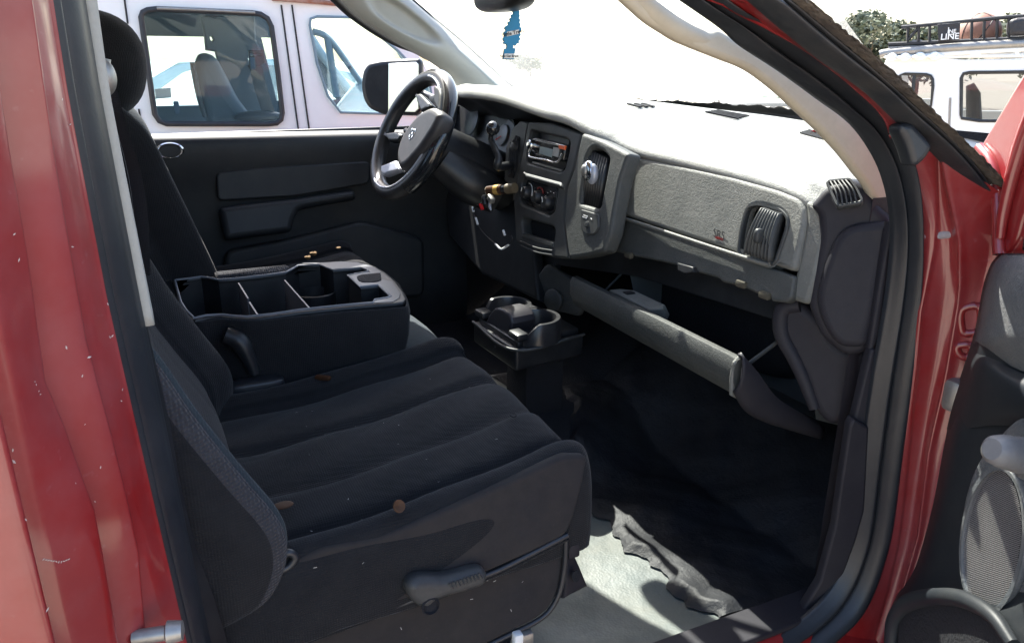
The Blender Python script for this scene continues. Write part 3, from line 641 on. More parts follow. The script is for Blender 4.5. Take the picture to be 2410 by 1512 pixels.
# right vent in the panel: recess, barrel, slats
rc = plate('passenger_vent', [p-Vector(DN).normalized()*.035 for p in vh_], DN, .008, M['void'], T, bev=.001, r=.01)
rim = plate('vent_rim', [p+Vector(DN).normalized()*.004 for p in upl([(1758, 483), (1790, 477), (1843, 492), (1860, 512), (1856, 540), (1826, 628), (1735, 602), (1743, 540)], D0, DN)], DN, .014, M['bezel'], rc, bev=.004, r=.012, holes=[[p+Vector(DN).normalized()*.004 for p in vh_]], hr=.012)
va = [UP(u, v, off(D0, DN, .012), DN) for u, v in ((1790, 489), (1836, 503), (1812, 618), (1748, 596))]
for k in range(8):
    t = (k+.5)/8; top = va[0]*(1-t)+va[1]*t; bot = va[3]*(1-t)+va[2]*t; mid_ = (top+bot)/2+Vector(DN).normalized()*.012
    G = []
    for s in np.linspace(0, 1, 10):
        p = top*(1-s)**2+mid_*2*s*(1-s)+bot*s*s; G.append([p, p+Vector((.024, .002, 0))])
    gridmesh('slat', G, M['bezel'], rc, thick=.0026, smooth=60)
ell('thumb_tab', (va[0]+va[2])/2+Vector((-.014, .0, 0)), (.008, .006, .012), M['bezel'], rc, e=.7)
# rounded end of the dash and its cover, the lower corner leg
E0, EN = (1.070, -.742, 1.2), (-.80, -.60, .08)
ec = [(1905, 486), (1945, 440), (2000, 420), (2040, 440), (2062, 480), (2100, 520), (2090, 640), (2062, 760), (2040, 830), (1990, 840), (1930, 790), (1900, 715), (1912, 640), (1928, 560), (1925, 505)]
plate('dash_end', [UP(u, v, E0, EN) for u, v in ec], EN, .06, M['dashlo'], T, bev=.012, res=4, r=.012)
cv = [(2098, 521), (2015, 527), (1983, 540), (1963, 566), (1938, 627), (1919, 701), (1928, 745), (1950, 790), (1978, 818), (2039, 820), (2060, 720), (2075, 637), (2090, 570)]
plate('fuse_cover', [UP(u, v, off(E0, EN, .014), EN) for u, v in cv], EN, .03, M['dashlo'], T, bev=.012, res=5, r=.015)
# corner demister vent
dv = [(1942, 425), (1965, 420), (2002, 418), (2018, 440), (2032, 470), (2025, 478), (1970, 487), (1958, 460)]
VN = (-.66, -.42, .62); V0 = UP(1985, 452, off(E0, EN, .02), EN)
sv = plate('corner_vent', [UP(u, v, tuple(V0), VN) for u, v in dv], VN, .012, M['bezel'], T, bev=.003, holes=[[UP(u, v, tuple(V0), VN) for u, v in [(1950, 427), (1998, 422), (2012, 442), (2026, 469), (1973, 480), (1962, 458)]]], r=.004, hr=.003)
plate('vent_well', [UP(u, v, tuple(V0-Vector(VN).normalized()*.02), VN) for u, v in [(1950, 427), (1998, 422), (2026, 469), (1973, 482)]], VN, .003, M['void'], sv, bev=.0005)
for k in range(5):
    t = (k+.6)/5.4
    a = UP(1949+t*48, 427-t*5, tuple(V0), VN); b = UP(1966+t*58, 484-t*12, tuple(V0), VN); m_ = (a+b)/2+Vector(VN).normalized()*.004+Vector((0, -.004, .0))
    tube('slat', [a, m_, b], .0013, M['bezel'], sv, n=5, res=9)
K0, KN = (1.10, -.745, 1.0), (-.86, -.5, .05)
lg = [(1843, 712), (1868, 704), (1900, 722), (1930, 748), (1960, 800), (1990, 822), (2042, 822), (2010, 980), (1998, 1002), (1946, 1003), (1912, 962), (1888, 890), (1862, 840), (1838, 796), (1824, 762), (1828, 730)]
plate('dash_leg', [UP(u, v, K0, KN) for u, v in lg], KN, .05, M['dashlo'], T, bev=.016, res=5, r=.012)
tube('leg_edge', [UP(u, v, off(K0, KN, -.004), KN) for u, v in [(1884, 716), (1850, 722), (1838, 745), (1842, 790), (1866, 835), (1892, 890), (1918, 960)]], [.013, .014, .014, .013, .012, .010], M['dashlo'], T, res=26)
for L, d in (([(2105, 522), (2092, 640), (2070, 800), (2052, 830), (2045, 822), (2075, 637), (2092, 545)], .0), ([(2050, 822), (2066, 822), (2048, 985), (2036, 1003), (2008, 1000), (2014, 975)], .004), ([(2000, 1002), (2010, 985), (2046, 1006), (2036, 1200), (2016, 1270), (1980, 1370), (1925, 1440), (1880, 1450), (1930, 1370), (1965, 1240), (1985, 1100)], .008)):
    plate('hinge_side_trim', [U(u, v, 'y', -.842-d) for u, v in L], (-.4, -1, 0), .02, M['dashlo'], T, bev=.004, r=.004)

# glovebox: bin behind, lid hanging open on two straps
bi = [(1.10, -.20), (1.33, -.20), (1.33, -.70), (1.10, -.70)]
bw = mesh('glovebox_bin', [(1.34, -.18, 1.14), (1.34, -.71, 1.14), (1.27, -.71, .86), (1.27, -.18, .86), (1.10, -.18, 1.14), (1.10, -.71, 1.14), (1.17, -.71, .90), (1.17, -.18, .90)],
     [(0, 1, 2, 3), (0, 4, 5, 1), (4, 0, 3, 7), (1, 5, 6, 2), (3, 2, 6, 7)], mat('bin_plastic', (.075, .085, .088), .6, var=.2, dust=((.14, .13, .11), .35, 6)), T, None)
plate('bin_cutout', [(1.325, y, z) for y, z in ((-.47, 1.115), (-.66, 1.085), (-.66, 1.055), (-.56, 1.06), (-.49, 1.085))], (-1, 0, .1), .004, M['void'], bw, bev=.001)
lt = [U(1345, 655, 'y', -.15), U(1730, 850, 'y', -.69)]
ld = (lt[1]-lt[0]); Lx = []
# lid profile: (forward, down) from its top rear edge
prof_ = [(.030, .006), (.016, -.004), (.004, -.003), (-.002, .008), (-.001, .035), (.010, .062), (.050, .085), (.11, .115), (.19, .160), (.20, .166), (.205, .155), (.12, .095), (.06, .068), (.024, .045), (.018, .022)]
G = []
for t in np.linspace(-.006, 1.004, 26):
    p = lt[0]+ld*t; G.append([p+Vector((a, 0, -b)) for a, b in prof_])
lid = gridmesh('glovebox_lid', G, M['dashm'], T, cv=True, caps=True, smooth=50)
G = []
for a, b, c, d in ((.0, .0, .05, .012), (.03, .03, .06, .012), (.08, .085, .035, .012), (.14, .125, .022, .01), (.205, .165, .010, .01)):
    p = lt[1]+Vector((a, -.003, -b)); G.append([p+Vector((0, 0, .012)), p+Vector((0, -d, .010)), p+Vector((0, -d, -c*.6)), p+Vector((0, 0, -c))])
sgrid('lid_side_rail', G, 22, 8, M['dashlo'], lid, thick=.004, smooth=60)
plate('lid_end_cap', [lt[1]+Vector((a, -.001, -b)) for a, b in [(-.001, .002), (.014, -.012), (.024, .0), (.030, .04), (.012, .068), (-.001, .06), (-.004, .03)]], (0, -1, 0), .008, M['dash'], lid, bev=.003)
tube('lid_strap', [U(1740, 872, 'y', -.685), U(1785, 838, 'y', -.685), U(1832, 802, 'y', -.685)], .0042, M['bezel'], T, res=6, flat=.5)
tube('lid_strap', [U(1420, 688, 'y', -.17), U(1465, 642, 'y', -.17), U(1512, 600, 'y', -.17)], .003, M['bezel'], T, res=6, flat=.5)
lb = plate('lid_latch_block', [lt[0]*(1-t)+lt[1]*t+Vector((a, 0, .004)) for t, a in ((.22, .02), (.50, .02), (.50, .05), (.46, .07), (.26, .07), (.22, .05))], (-.5, 0, .86), .03, M['dash'], lid, bev=.004)
plate('latch_slot', [lt[0]*(1-t)+lt[1]*t+Vector((a, 0, .0065)) for t, a in ((.28, .035), (.31, .035), (.31, .055), (.28, .055))], (-.5, 0, .86), .004, M['black'], lb, bev=.0005)
plate('paper_leaflet', [Vector((1.06, y, z)) for y, z in ((-.40, .985), (-.66, .985), (-.66, 1.0), (-.40, 1.0))], (-.7, 0, .7), .003, M['dashlo'], lid, bev=.001)
# lower panel under the dash beside the tunnel
plate('tunnel_cover', [UP(u, v, (1.12, .0, .9), (-.9, -.4, .1)) for u, v in [(1285, 620), (1352, 660), (1355, 700), (1372, 716), (1362, 745), (1300, 730), (1245, 690), (1255, 660)]], (-.9, -.4, .1), .02, M['bezel'], T, bev=.006, r=.01)
lathe('cover_button', [(.028, -.004), (.028, .004), (.024, .007), (0, .008)], UP(1303, 705, (1.115, .0, .9), (-.9, -.4, .1)), (-.9, -.4, .1), M['bezel'], T, n=24)
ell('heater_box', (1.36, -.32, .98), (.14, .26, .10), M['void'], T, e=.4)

# centre stack bezel
bz = [(1243, 285), (1300, 288), (1369, 314), (1349, 400), (1334, 440), (1326, 520), (1338, 609), (1300, 606), (1240, 590), (1213, 565), (1208, 473), (1221, 403)]
hr_ = [(1250, 307), (1335, 327), (1341, 335), (1338, 360), (1327, 400), (1318, 404), (1241, 382), (1240, 372)]
hh = [(1233, 417), (1306, 437), (1313, 446), (1304, 498), (1292, 507), (1229, 481), (1222, 470), (1226, 430)]
hc = [(1230, 511), (1302, 533), (1306, 543), (1302, 574), (1230, 552), (1226, 522)]
bzl = plate('centre_stack', upl(bz, S0, SN), SN, .03, M['bezel'], T, bev=.006, res=3, r=.008, holes=[upl(hr_, S0, SN), upl(hh, S0, SN), upl(hc, S0, SN)], hr=.006)
for L in (hr_, hh, hc): plate('recess', upl(L, off(S0, SN, -.030), SN), SN, .004, M['void'], bzl, bev=.0005)
plate('cubby_shelf', upl([(1230, 548), (1302, 570), (1300, 582), (1228, 560)], off(S0, SN, .003), SN), SN, .02, M['bezel'], bzl, bev=.003)
for k in (0, 1): tube('ledge', upl([(1226, 568+10*k), (1262, 583+10*k), (1300, 590+10*k)], off(S0, SN, .002), SN), .0024, M['bezel'], bzl, res=8)
plate('sunlit_ledge', upl([(1232, 404), (1322, 428), (1322, 437), (1308, 434), (1236, 414)], off(S0, SN, .010), (-.6, 0, .8)), (-.6, 0, .8), .012, M['bezel'], bzl, bev=.003, r=.003)
# radio: chromed face set in its cage
S1 = off(S0, SN, -.012)
zf = zo(1100, 200, 2.439)
rad = plate('radio', upl([zf(*p) for p in [(1450, 520), (1745, 585), (1720, 800), (1690, 845), (1440, 780)]], off(S0, SN, -.022), SN), SN, .01, M['black'], T, bev=.002)
plate('radio_face', upl([zf(*p) for p in [(1450, 590), (1480, 578), (1690, 630), (1715, 640), (1690, 760), (1640, 760), (1440, 705), (1432, 690), (1438, 630)]], off(S0, SN, .004), SN), SN, .02, M['blackg'], rad, bev=.004, r=.004)
tube('chrome_rim', upl([zf(*p) for p in [(1440, 680), (1428, 715), (1450, 735), (1560, 755), (1620, 775), (1660, 765), (1690, 705)]], off(S0, SN, .008), SN), .0032, M['chrome'], rad, res=26)
plate('lcd', upl([zf(*p) for p in [(1515, 648), (1612, 672), (1600, 735), (1505, 706)]], off(S0, SN, .007), SN), SN, .003, M['lcd'], rad, bev=.0008)
plate('chrome_cheek', upl([zf(*p) for p in [(1618, 655), (1662, 663), (1650, 735), (1606, 722)]], off(S0, SN, .008), SN), SN, .004, M['steel'], rad, bev=.001)
plate('orange_tab', upl([zf(*p) for p in [(1655, 636), (1708, 645), (1700, 676), (1660, 668)]], off(S0, SN, .009), SN), SN, .006, M['orange'], rad, bev=.0015)
plate('disc_slot', upl([zf(*p) for p in [(1490, 600), (1680, 645), (1678, 652), (1488, 607)]], off(S0, SN, .0085), SN), SN, .002, M['steel'], rad, bev=.0004)
lathe('volume_knob', [(.0125, -.006), (.0125, .006), (.011, .010), (.007, .011), (0, .0105)], UP(*zf(1456, 640), off(S0, SN, .008), SN), SN, M['chrome'], rad, n=24)
plate('cage_strip', upl([zf(*p) for p in [(1455, 765), (1685, 832), (1680, 846), (1450, 780)]], off(S0, SN, -.010), SN), SN, .008, M['steel'], rad, bev=.001)
for k in range(6):
    p = UP(*zf(1490+24*k, 722+6*k), off(S0, SN, .0095), SN); box('preset_button', p, (.003, .007, .003), M['bezel'], rad, bev=.0008)
# heater controls
S2 = off(S0, SN, -.012)
hp = plate('heater_panel', upl(hh, off(S0, SN, -.014), SN), SN, .006, M['blackg'], T, bev=.001, r=.006)
for i, (a, b) in enumerate(((1425, 1012), (1508, 1045), (1588, 1092))):
    p = UP(*zf(a, b), S2, SN)
    k = lathe('heater_knob', [(.0165, -.004), (.0165, .003), (.014, .014), (.012, .0165), (0, .0165)], p, SN, M['black'], hp, n=26)
    box('knob_pointer', p+Vector(SN).normalized()*.0172+Vector((0, .004, .006)), (.0012, .002, .012), M['wink'], hp, bev=.0003, rot=Matrix.Rotation(.5-.4*i, 3, 'X'))
def arc(c, r, a0, a1, m, rad_=.0011):
    x, y, n = frame(SN); return tube('dial_mark', [c+x*(r*math.cos(t))+y*(r*math.sin(t))+n*.001 for t in np.linspace(a0, a1, 12)], rad_, m, hp, n=5)
arc(UP(*zf(1425, 1005), S2, SN), .021, .2, 1.7, M['wink']); arc(UP(*zf(1508, 1040), S2, SN), .021, .5, 2.3, M['rink'], .0016)
for a, b in ((1395, 985), (1410, 1000), (1430, 1008), (1575, 1010), (1598, 1000), (1622, 1012), (1560, 1035)):
    box('dial_mark', UP(*zf(a, b), off(S0, SN, -.008), SN), (.001, .0045, .0012), M['wink'], hp, bev=.0002)
# column with the tall vent beside it, and switch below
cl = [(1369, 312), (1420, 331), (1479, 361), (1458, 425), (1443, 505), (1436, 550), (1420, 592), (1385, 602), (1338, 609), (1326, 520), (1334, 440), (1349, 400)]
vn = [(1388, 352), (1400, 346), (1422, 358), (1434, 374), (1412, 488), (1402, 490), (1366, 479), (1366, 470), (1378, 372)]
S3_ = off(S0, SN, .004)
col = plate('vent_column', upl(cl, S3_, SN), SN, .035, M['dashm'], T, bev=.008, res=4, r=.008, holes=[upl(vn, S3_, SN)], hr=.006)
cvn = plate('centre_vent', upl(vn, off(S0, SN, -.028), SN), SN, .004, M['void'], T, bev=.0005)
for k in range(8):
    t = (k+.5)/8
    a = UP(1388+44*t, 351+23*t, off(S0, SN, -.003), SN); b = UP(1368+42*t, 477+12*t, off(S0, SN, -.003), SN); d = Vector((.02, .003, 0))
    gridmesh('slat', [[a, a+d], [(a+b)/2+Vector((-.004, 0, 0)), (a+b)/2+d], [b, b+d]], M['black'], cvn, thick=.0022)
kn = UP(1387, 403, off(S0, SN, .012), SN)
ell('vent_clip', kn, (.012, .019, .022), M['chrome'], cvn, e=.8, rot=Matrix.Rotation(-.35, 3, 'X'))
ell('clip_button', kn+Vector((-.011, .002, .002)), (.006, .010, .012), M['steel'], cvn, e=.9)
ell('clip_shell', kn+Vector((.002, -.008, -.004)), (.011, .017, .022), M['silver'], cvn)
sw = plate('airbag_switch', upl([(1366, 492), (1408, 504), (1408, 535), (1398, 551), (1380, 552), (1366, 540)], off(S0, SN, .008), SN), SN, .01, M['bezel'], T, bev=.002, r=.006)
for u, v, s in ((1378, 508, 'PASS AIR'), (1376, 512, 'BAG OFF'), (1391, 515, 'ON')):
    text('switch_mark', s, UP(u, v, off(S0, SN, .0086), SN), rn, (0, 0, 1), .0045, M['wink'], sw)
lathe('switch_lock', [(.007, 0), (.007, .004), (.005, .005), (0, .004)], UP(1384, 528, off(S0, SN, .006), SN), SN, M['bezel'], sw, n=18)

# instrument cluster, left vent and driver side of the dash
cls = plate('instrument_cluster', [UP(u, v, (1.115, .4, 1.25), (-1, 0, .3)) for u, v in [(1050, 235), (1130, 232), (1190, 250), (1213, 290), (1203, 400), (1150, 420), (1060, 380)]], (-1, 0, .3), .01, M['black'], T, bev=.002, r=.01)
plate('gauge_panel', [UP(*zf(*p), (1.10, .25, 1.25), (-1, 0, .3)) for p in [(1270, 437), (1310, 470), (1320, 520), (1255, 720), (1190, 700), (1150, 650), (1190, 560)]], (-1, 0, .3), .004, mat('gauge_grey', (.10, .11, .12), .5), cls, bev=.001, r=.004)
lathe('gauge_face', [(.030, .0), (.030, .002), (.028, .003), (0, .003)], UP(*zf(1225, 560), (1.095, .25, 1.25), (-1, 0, .3)), (-1, 0, .3), mat('gauge_dial', (.16, .17, .18), .4), cls, n=30)
tube('gauge_needle', [UP(*zf(a, b), (1.088, .25, 1.25), (-1, 0, .3)) for a, b in ((1170, 598), (1212, 570))], [.0018, .0012], M['red'], cls, n=5)
lathe('gauge_face', [(.045, .0), (.045, .002), (.043, .003), (0, .003)], UP(1110, 285, (1.10, .4, 1.27), (-1, 0, .3)), (-1, 0, .3), mat('gauge_dial_dark', (.03, .035, .04), .4), cls, n=30)
hd = sgrid('cluster_hood', [[p+Vector(o_) for p in lip[1:10]] for o_ in ((.01, 0, -.008), (.06, 0, -.03), (.12, 0, -.07))], 8, 40, M['black'], T, smooth=180, thick=.004)
wg = [(1243, 288), (1221, 403), (1208, 473), (1205, 440), (1186, 425), (1190, 350), (1204, 302), (1225, 284)]
wgp = plate('stack_wing', upl(wg, off(S0, SN, -.006), SN), SN, .03, M['bezel'], T, bev=.004, r=.004)
lvn = plate('driver_vent', upl([(1213, 318), (1222, 322), (1214, 400), (1207, 420), (1194, 416), (1198, 350)], off(S0, SN, -.003), SN), SN, .008, M['void'], T, bev=.001, r=.004)
for k in range(4):
    a, b = UP(1202+5*k, 335-4*k, off(S0, SN, .001), SN), UP(1196+5*k, 412-3*k, off(S0, SN, .001), SN); tube('slat', [a, b], .0018, M['black'], lvn, n=4)
lathe('light_knob', [(.010, 0), (.010, .012), (.007, .014), (0, .014)], UP(*zf(1330, 655), off(S0, SN, .0), SN), SN, M['bezel'], lvn, n=18)
plate('knee_panel', [Vector((1.05+.1*(1.2-z), y, z)) for y, z in ((.17, 1.20), (.80, 1.22), (.80, .93), (.55, .86), (.17, .88))], (-1, 0, .2), .03, M['black'], T, bev=.01)

# steering wheel
WC = Vector((.818, .378, 1.300)); WN = Vector((-.885, -.09, .455)).normalized(); WR = Vector((.1, -1, 0)).normalized(); WR = (WR-WN*WR.dot(WN)).normalized(); WU = WN.cross(WR).normalized(); WU = WU if WU.z > 0 else -WU
wx = lambda a, r, h=0: WC+WR*(r*math.cos(a))+WU*(r*math.sin(a))+WN*h
wpx = lambda u, v, h=0: UP(u, v, tuple(WC+WN*h), tuple(WN))
R0 = .158
SW = T
def rimarc(name, a0, a1, r, m, n=60, fl=1.0, parent=None, dr=0, h=0):
    return tube(name, [wx(a, R0+dr, h) for a in np.linspace(a0, a1, n)], r, m, parent, n=14, flat=fl)
whl = tube('steering_wheel', [wx(2*math.pi*k/96, R0) for k in range(96)], .0195, mat('wheel_leather', (.016, .017, .019), .38, var=.2, dust=((.12, .11, .10), .3, 20), bump=[('noise', 300, .2, .0006)]), SW, n=16, closed=True)
rimarc('rim_cover', -.9, 1.75, .0212, M['blackg'], parent=whl, dr=.002, h=-.003)
rimarc('rim_trim', -2.0, 1.55, .0028, M['silver'], n=80, parent=whl, dr=-.006, h=.0200)
hub_px = [(1010, 247), (1030, 257), (1034, 268), (1022, 300), (990, 345), (955, 388), (936, 398), (931, 385), (932, 360), (942, 325), (962, 292), (985, 265)]
hub_px = [zc2(*p) for p in [(885, 788), (935, 815), (955, 850), (905, 960), (800, 1120), (690, 1245), (636, 1275), (614, 1225), (612, 1150), (640, 1045), (705, 935), (790, 835)]]
hub = plate('airbag_cover', [wpx(u, v, .035) for u, v in hub_px], WN, .05, mat('hub_vinyl', (.024, .022, .023), .5, bump=[('noise', 300, .2, .0006)], dust=((.12, .11, .11), .3, 14)), whl, bev=.018, res=5, r=.02, smooth=60)
for L, m, h in (([(760, 705), (800, 700), (885, 790), (800, 840), (770, 760)], 'black', .018), ([(905, 640), (945, 655), (955, 700), (945, 840), (915, 810), (895, 760)], 'bezel', .026), ([(500, 1245), (615, 1200), (640, 1270), (520, 1320), (498, 1300)], 'silver', .022), ([(700, 1270), (800, 1200), (830, 1230), (740, 1330)], 'black', .01), ([(520, 1000), (620, 985), (660, 1010), (630, 1060), (560, 1060)], 'black', .012)):
    plate('spoke', [wpx(*zc2(*p), h) for p in L], WN, .022, M[m], whl, bev=.007, res=3, r=.008)
# emblem: a ram's-head shield
ex, ey = (wpx(*zc2(760, 985), .036)-wpx(*zc2(712, 1000), .036)), None
EC = wpx(*zc2(738, 1004), .0362); exx = WR; eyy = WU
sh = [(-.012, .014), (-.004, .0125), (.004, .0125), (.012, .014), (.0135, .004), (.010, -.009), (0, -.017), (-.010, -.009), (-.0135, .004)]
emb = plate('emblem', [EC+exx*a+eyy*b for a, b in sh], WN, .003, M['chrome'], whl, bev=.0008)
for s in (1, -1):
    plate('emblem_horn', [EC+exx*(s*a)+eyy*b+WN*.0012 for a, b in [(.001, .010), (.008, .010), (.0105, .004), (.008, -.004), (.0045, -.003), (.0065, .002), (.004, .005), (.001, .004)]], WN, .002, M['black'], whl, bev=.0004)
plate('emblem_muzzle', [EC+exx*a+eyy*b+WN*.0012 for a, b in [(-.0035, -.002), (.0035, -.002), (.0025, -.012), (0, -.014), (-.0025, -.012)]], WN, .002, M['black'], whl, bev=.0004)
# steering column, stalk and gear lever
x_, y_, z_ = WR, WU, WN
clm = tube('steering_column', [WC-WN*.01, WC-WN*.06, WC-WN*.14, WC-WN*.24, WC-WN*.32], [.055, .062, .068, .074, .078], M['black'], T, n=24, res=14)
tube('column_shroud', [WC-WN*.08+Vector((0, -.03, -.03)), WC-WN*.16+Vector((0, -.06, -.05)), WC-WN*.24+Vector((0, -.08, -.05))], [.045, .055, .05], M['black'], clm, n=18, res=10)
ip = UP(1085, 409, (.965, .3, 1.2), (-1, -.3, .2))
lathe('ignition_lock', [(.024, -.03), (.024, .0), (.020, .004), (.018, .0), (0, .0)], ip, (-1, -.35, .25), M['steel'], clm, n=26)
box('key_slot', ip+Vector((-.002, -.0007, .0005)), (.003, .003, .012), M['black'], clm, bev=.0005)
lev = [UP(u, v, (.945, .15, 1.3), (-1, 0, 0)) for u, v in [(1157, 312), (1155, 328), (1165, 350), (1174, 372), (1172, 392)]]+[Vector((1.02, .20, 1.235)), Vector((1.05, .28, 1.22))]
gl = tube('gear_lever', lev, [.006, .007, .009, .011, .012], M['black'], T, res=24)
ell('lever_knob', UP(1160, 302, (.945, .15, 1.3), (-1, 0, 0)), (.0165, .0165, .017), M['blackg'], gl)
lathe('knob_ring', [(.0155, -.002), (.0172, 0), (.0155, .002)], UP(1157, 301, (.945, .15, 1.3), (-1, 0, 0)), (-.3, .9, .2), M['steel'], gl, n=26)
tube('turn_stalk', [wx(3.0, .05, -.07), wx(3.0, .13, -.06), wx(3.0, .17, -.055)], .008, M['black'], T, res=10)

# charger plugged into the socket, its cable hanging, and plugs
ch = root('car_charger', U(1204, 446, 'x', .99), 'small brown and gold charger plugged into the dash socket', 'charger')
a, b = UP(1150, 449, (.96, .1, 1.2), (-1, 0, 0)), UP(1206, 443, (.99, .07, 1.2), (-1, 0, 0)); dr = (b-a)
tube('charger_body', [a, a+dr*.6], .0125, M['brown'], ch, n=20)
tube('gold_band', [a+dr*.30, a+dr*.48], .0129, M['gold'], ch, n=20)
tube('cream_tip', [a-dr*.02, a+dr*.10], .0120, mat('cream_plastic', (.55, .48, .36), .4), ch, n=20)
tube('plug_barrel', [a+dr*.6, a+dr*.8], .0105, M['blackg'], ch, n=20)
tube('plug_collar', [a+dr*.78, a+dr*1.1], .0125, mat('tan_plastic', (.13, .10, .06), .5), ch, n=20)
cb = root('charging_cable', U(1150, 470, 'x', .97), 'black cable with small plugs dangling under the charger', 'cable')
zk = lambda a_, b_: UP(*zf(a_, b_), (.965, .12, 1.15), (-1, -.2, 0))
tube('cord', [zk(1135, 1030), zk(1080, 1080), zk(1005, 1130), zk(1000, 1180), zk(1030, 1260), zk(1090, 1340), zk(1165, 1405), zk(1215, 1445), zk(1275, 1410), zk(1300, 1370), zk(1290, 1345)], .0022, M['cable'], cb, res=60)
tube('cord_white_sleeve', [zk(1168, 1408), zk(1215, 1447), zk(1275, 1412)], .0028, M['wink'], cb, res=18)  # white sleeve along the low loop of the cord
for (x0, y0), (x1, y1) in (((988, 1118), (1000, 1158)), ((1015, 1203), (1032, 1258)), ((1228, 1300), (1242, 1340))):
    tube('white_sleeve', [zk(x0, y0), zk(x1, y1)], .003, M['wink'], cb, n=8)
box('plug', zk(1135, 1058), (.014, .022, .016), M['steel'], cb, bev=.003, rot=Matrix.Rotation(.5, 3, 'X'))
box('plug', zk(1085, 1070), (.012, .014, .026), M['black'], cb, bev=.003, rot=Matrix.Rotation(-.5, 3, 'X'))
tube('red_tag', [zk(1052, 1095), zk(1068, 1140)], .0045, M['red'], cb, n=6)
tube('plug_lead', [zk(1130, 1070), zk(1125, 1110), zk(1135, 1148)], [.004, .005, .002], M['silver'], cb, res=8)
# red wrapper lying on the corner grille
wr = onpad(1950, 318)
rw = root('red_wrapper', wr, 'small crumpled red wrapper lying on the dash corner grille', 'wrapper')
rnd = random.Random(2); bm = bmesh.new(); bmesh.ops.create_icosphere(bm, subdivisions=3, radius=.02)
for v in bm.verts: v.co = Vector((v.co.x*1.1, v.co.y*1.5, v.co.z*.55))*(1+.35*math.sin(v.co.x*420+v.co.y*300)*math.cos(v.co.z*500)); v.co += wr+Vector((0, 0, .010))
frombm('crumpled_foil', bm, M['red'], rw, 20)
plate('white_tag', [wr+Vector((a*.6, -a, .022+b)) for a, b in ((-.012, 0), (.016, .004), (.012, .012), (-.010, .010))], (-.6, -.5, .6), .002, M['whitep'], rw, bev=.0004)
# air freshener hanging from the mirror
fr = root('air_freshener', U(1205, 5, 'y', .05), 'blue tree shaped card air freshener hanging from the mirror', 'air freshener')
FNn = Vector((-.35, -1, 0)).normalized()
fq = [(1540, 38), (1527, 60), (1515, 66), (1518, 80), (1500, 88), (1504, 104), (1486, 112), (1490, 130), (1474, 140), (1480, 158), (1460, 168), (1466, 186), (1442, 200), (1436, 216), (1448, 228), (1430, 245), (1432, 262), (1440, 272), (1425, 288), (1426, 304), (1436, 312), (1424, 322), (1432, 330), (1450, 333), (1455, 345), (1452, 365), (1436, 368), (1424, 445), (1506, 448), (1520, 364), (1502, 362), (1503, 345), (1512, 340), (1520, 347), (1532, 328), (1548, 326), (1545, 308), (1560, 295), (1548, 280), (1562, 262), (1552, 248), (1564, 232), (1566, 212), (1552, 200), (1560, 185), (1550, 170), (1558, 150), (1546, 138), (1554, 122), (1548, 104), (1552, 88), (1542, 74), (1546, 56)]
FP = tuple(U(1198, 80, 'y', .05))
fpt = lambda x, y, d=0: UP(*zc2(x, y), tuple(Vector(FP)+FNn*d), tuple(FNn))
cd = plate('card', [fpt(*p) for p in fq], FNn, .0016, M['blue'], fr, bev=.0003)
plate('dark_edge', [fpt(x-6, y+2, -.0022) for x, y in fq], FNn, .0012, M['ink'], cd, bev=.0002)
frx = fpt(1545, 240)-fpt(1460, 258); fry = fpt(1498, 200)-fpt(1490, 300)
plate('name_label', [fpt(*p, .0014) for p in [(1456, 240), (1546, 222), (1542, 256), (1454, 276)]], FNn, .0008, M['whitep'], cd, bev=.0001)
text('label_print', 'Little Trees', fpt(1500, 249, .002), frx, fry, .0105, M['ink'], cd, bold=.0002)
plate('scent_label', [fpt(*p, .0014) for p in [(1437, 404), (1510, 404), (1505, 440), (1432, 440)]], FNn, .0008, M['whitep'], cd, bev=.0001)
text('label_print', 'New Car Scent', fpt(1471, 423, .002), fpt(1510, 404)-fpt(1437, 404), fry, .0066, M['ink'], cd, bold=.0002)
tube('string', [fpt(1540, 45), fpt(1530, 20), fpt(1545, -30)], .0012, M['ink'], fr, res=8)
ell('knot', fpt(1488, 45), (.005, .005, .007), M['ink'], fr)
tube('mirror_bracket', [fpt(1480, 60), fpt(1520, 25), fpt(1545, -10)], .004, M['black'], T, res=8)
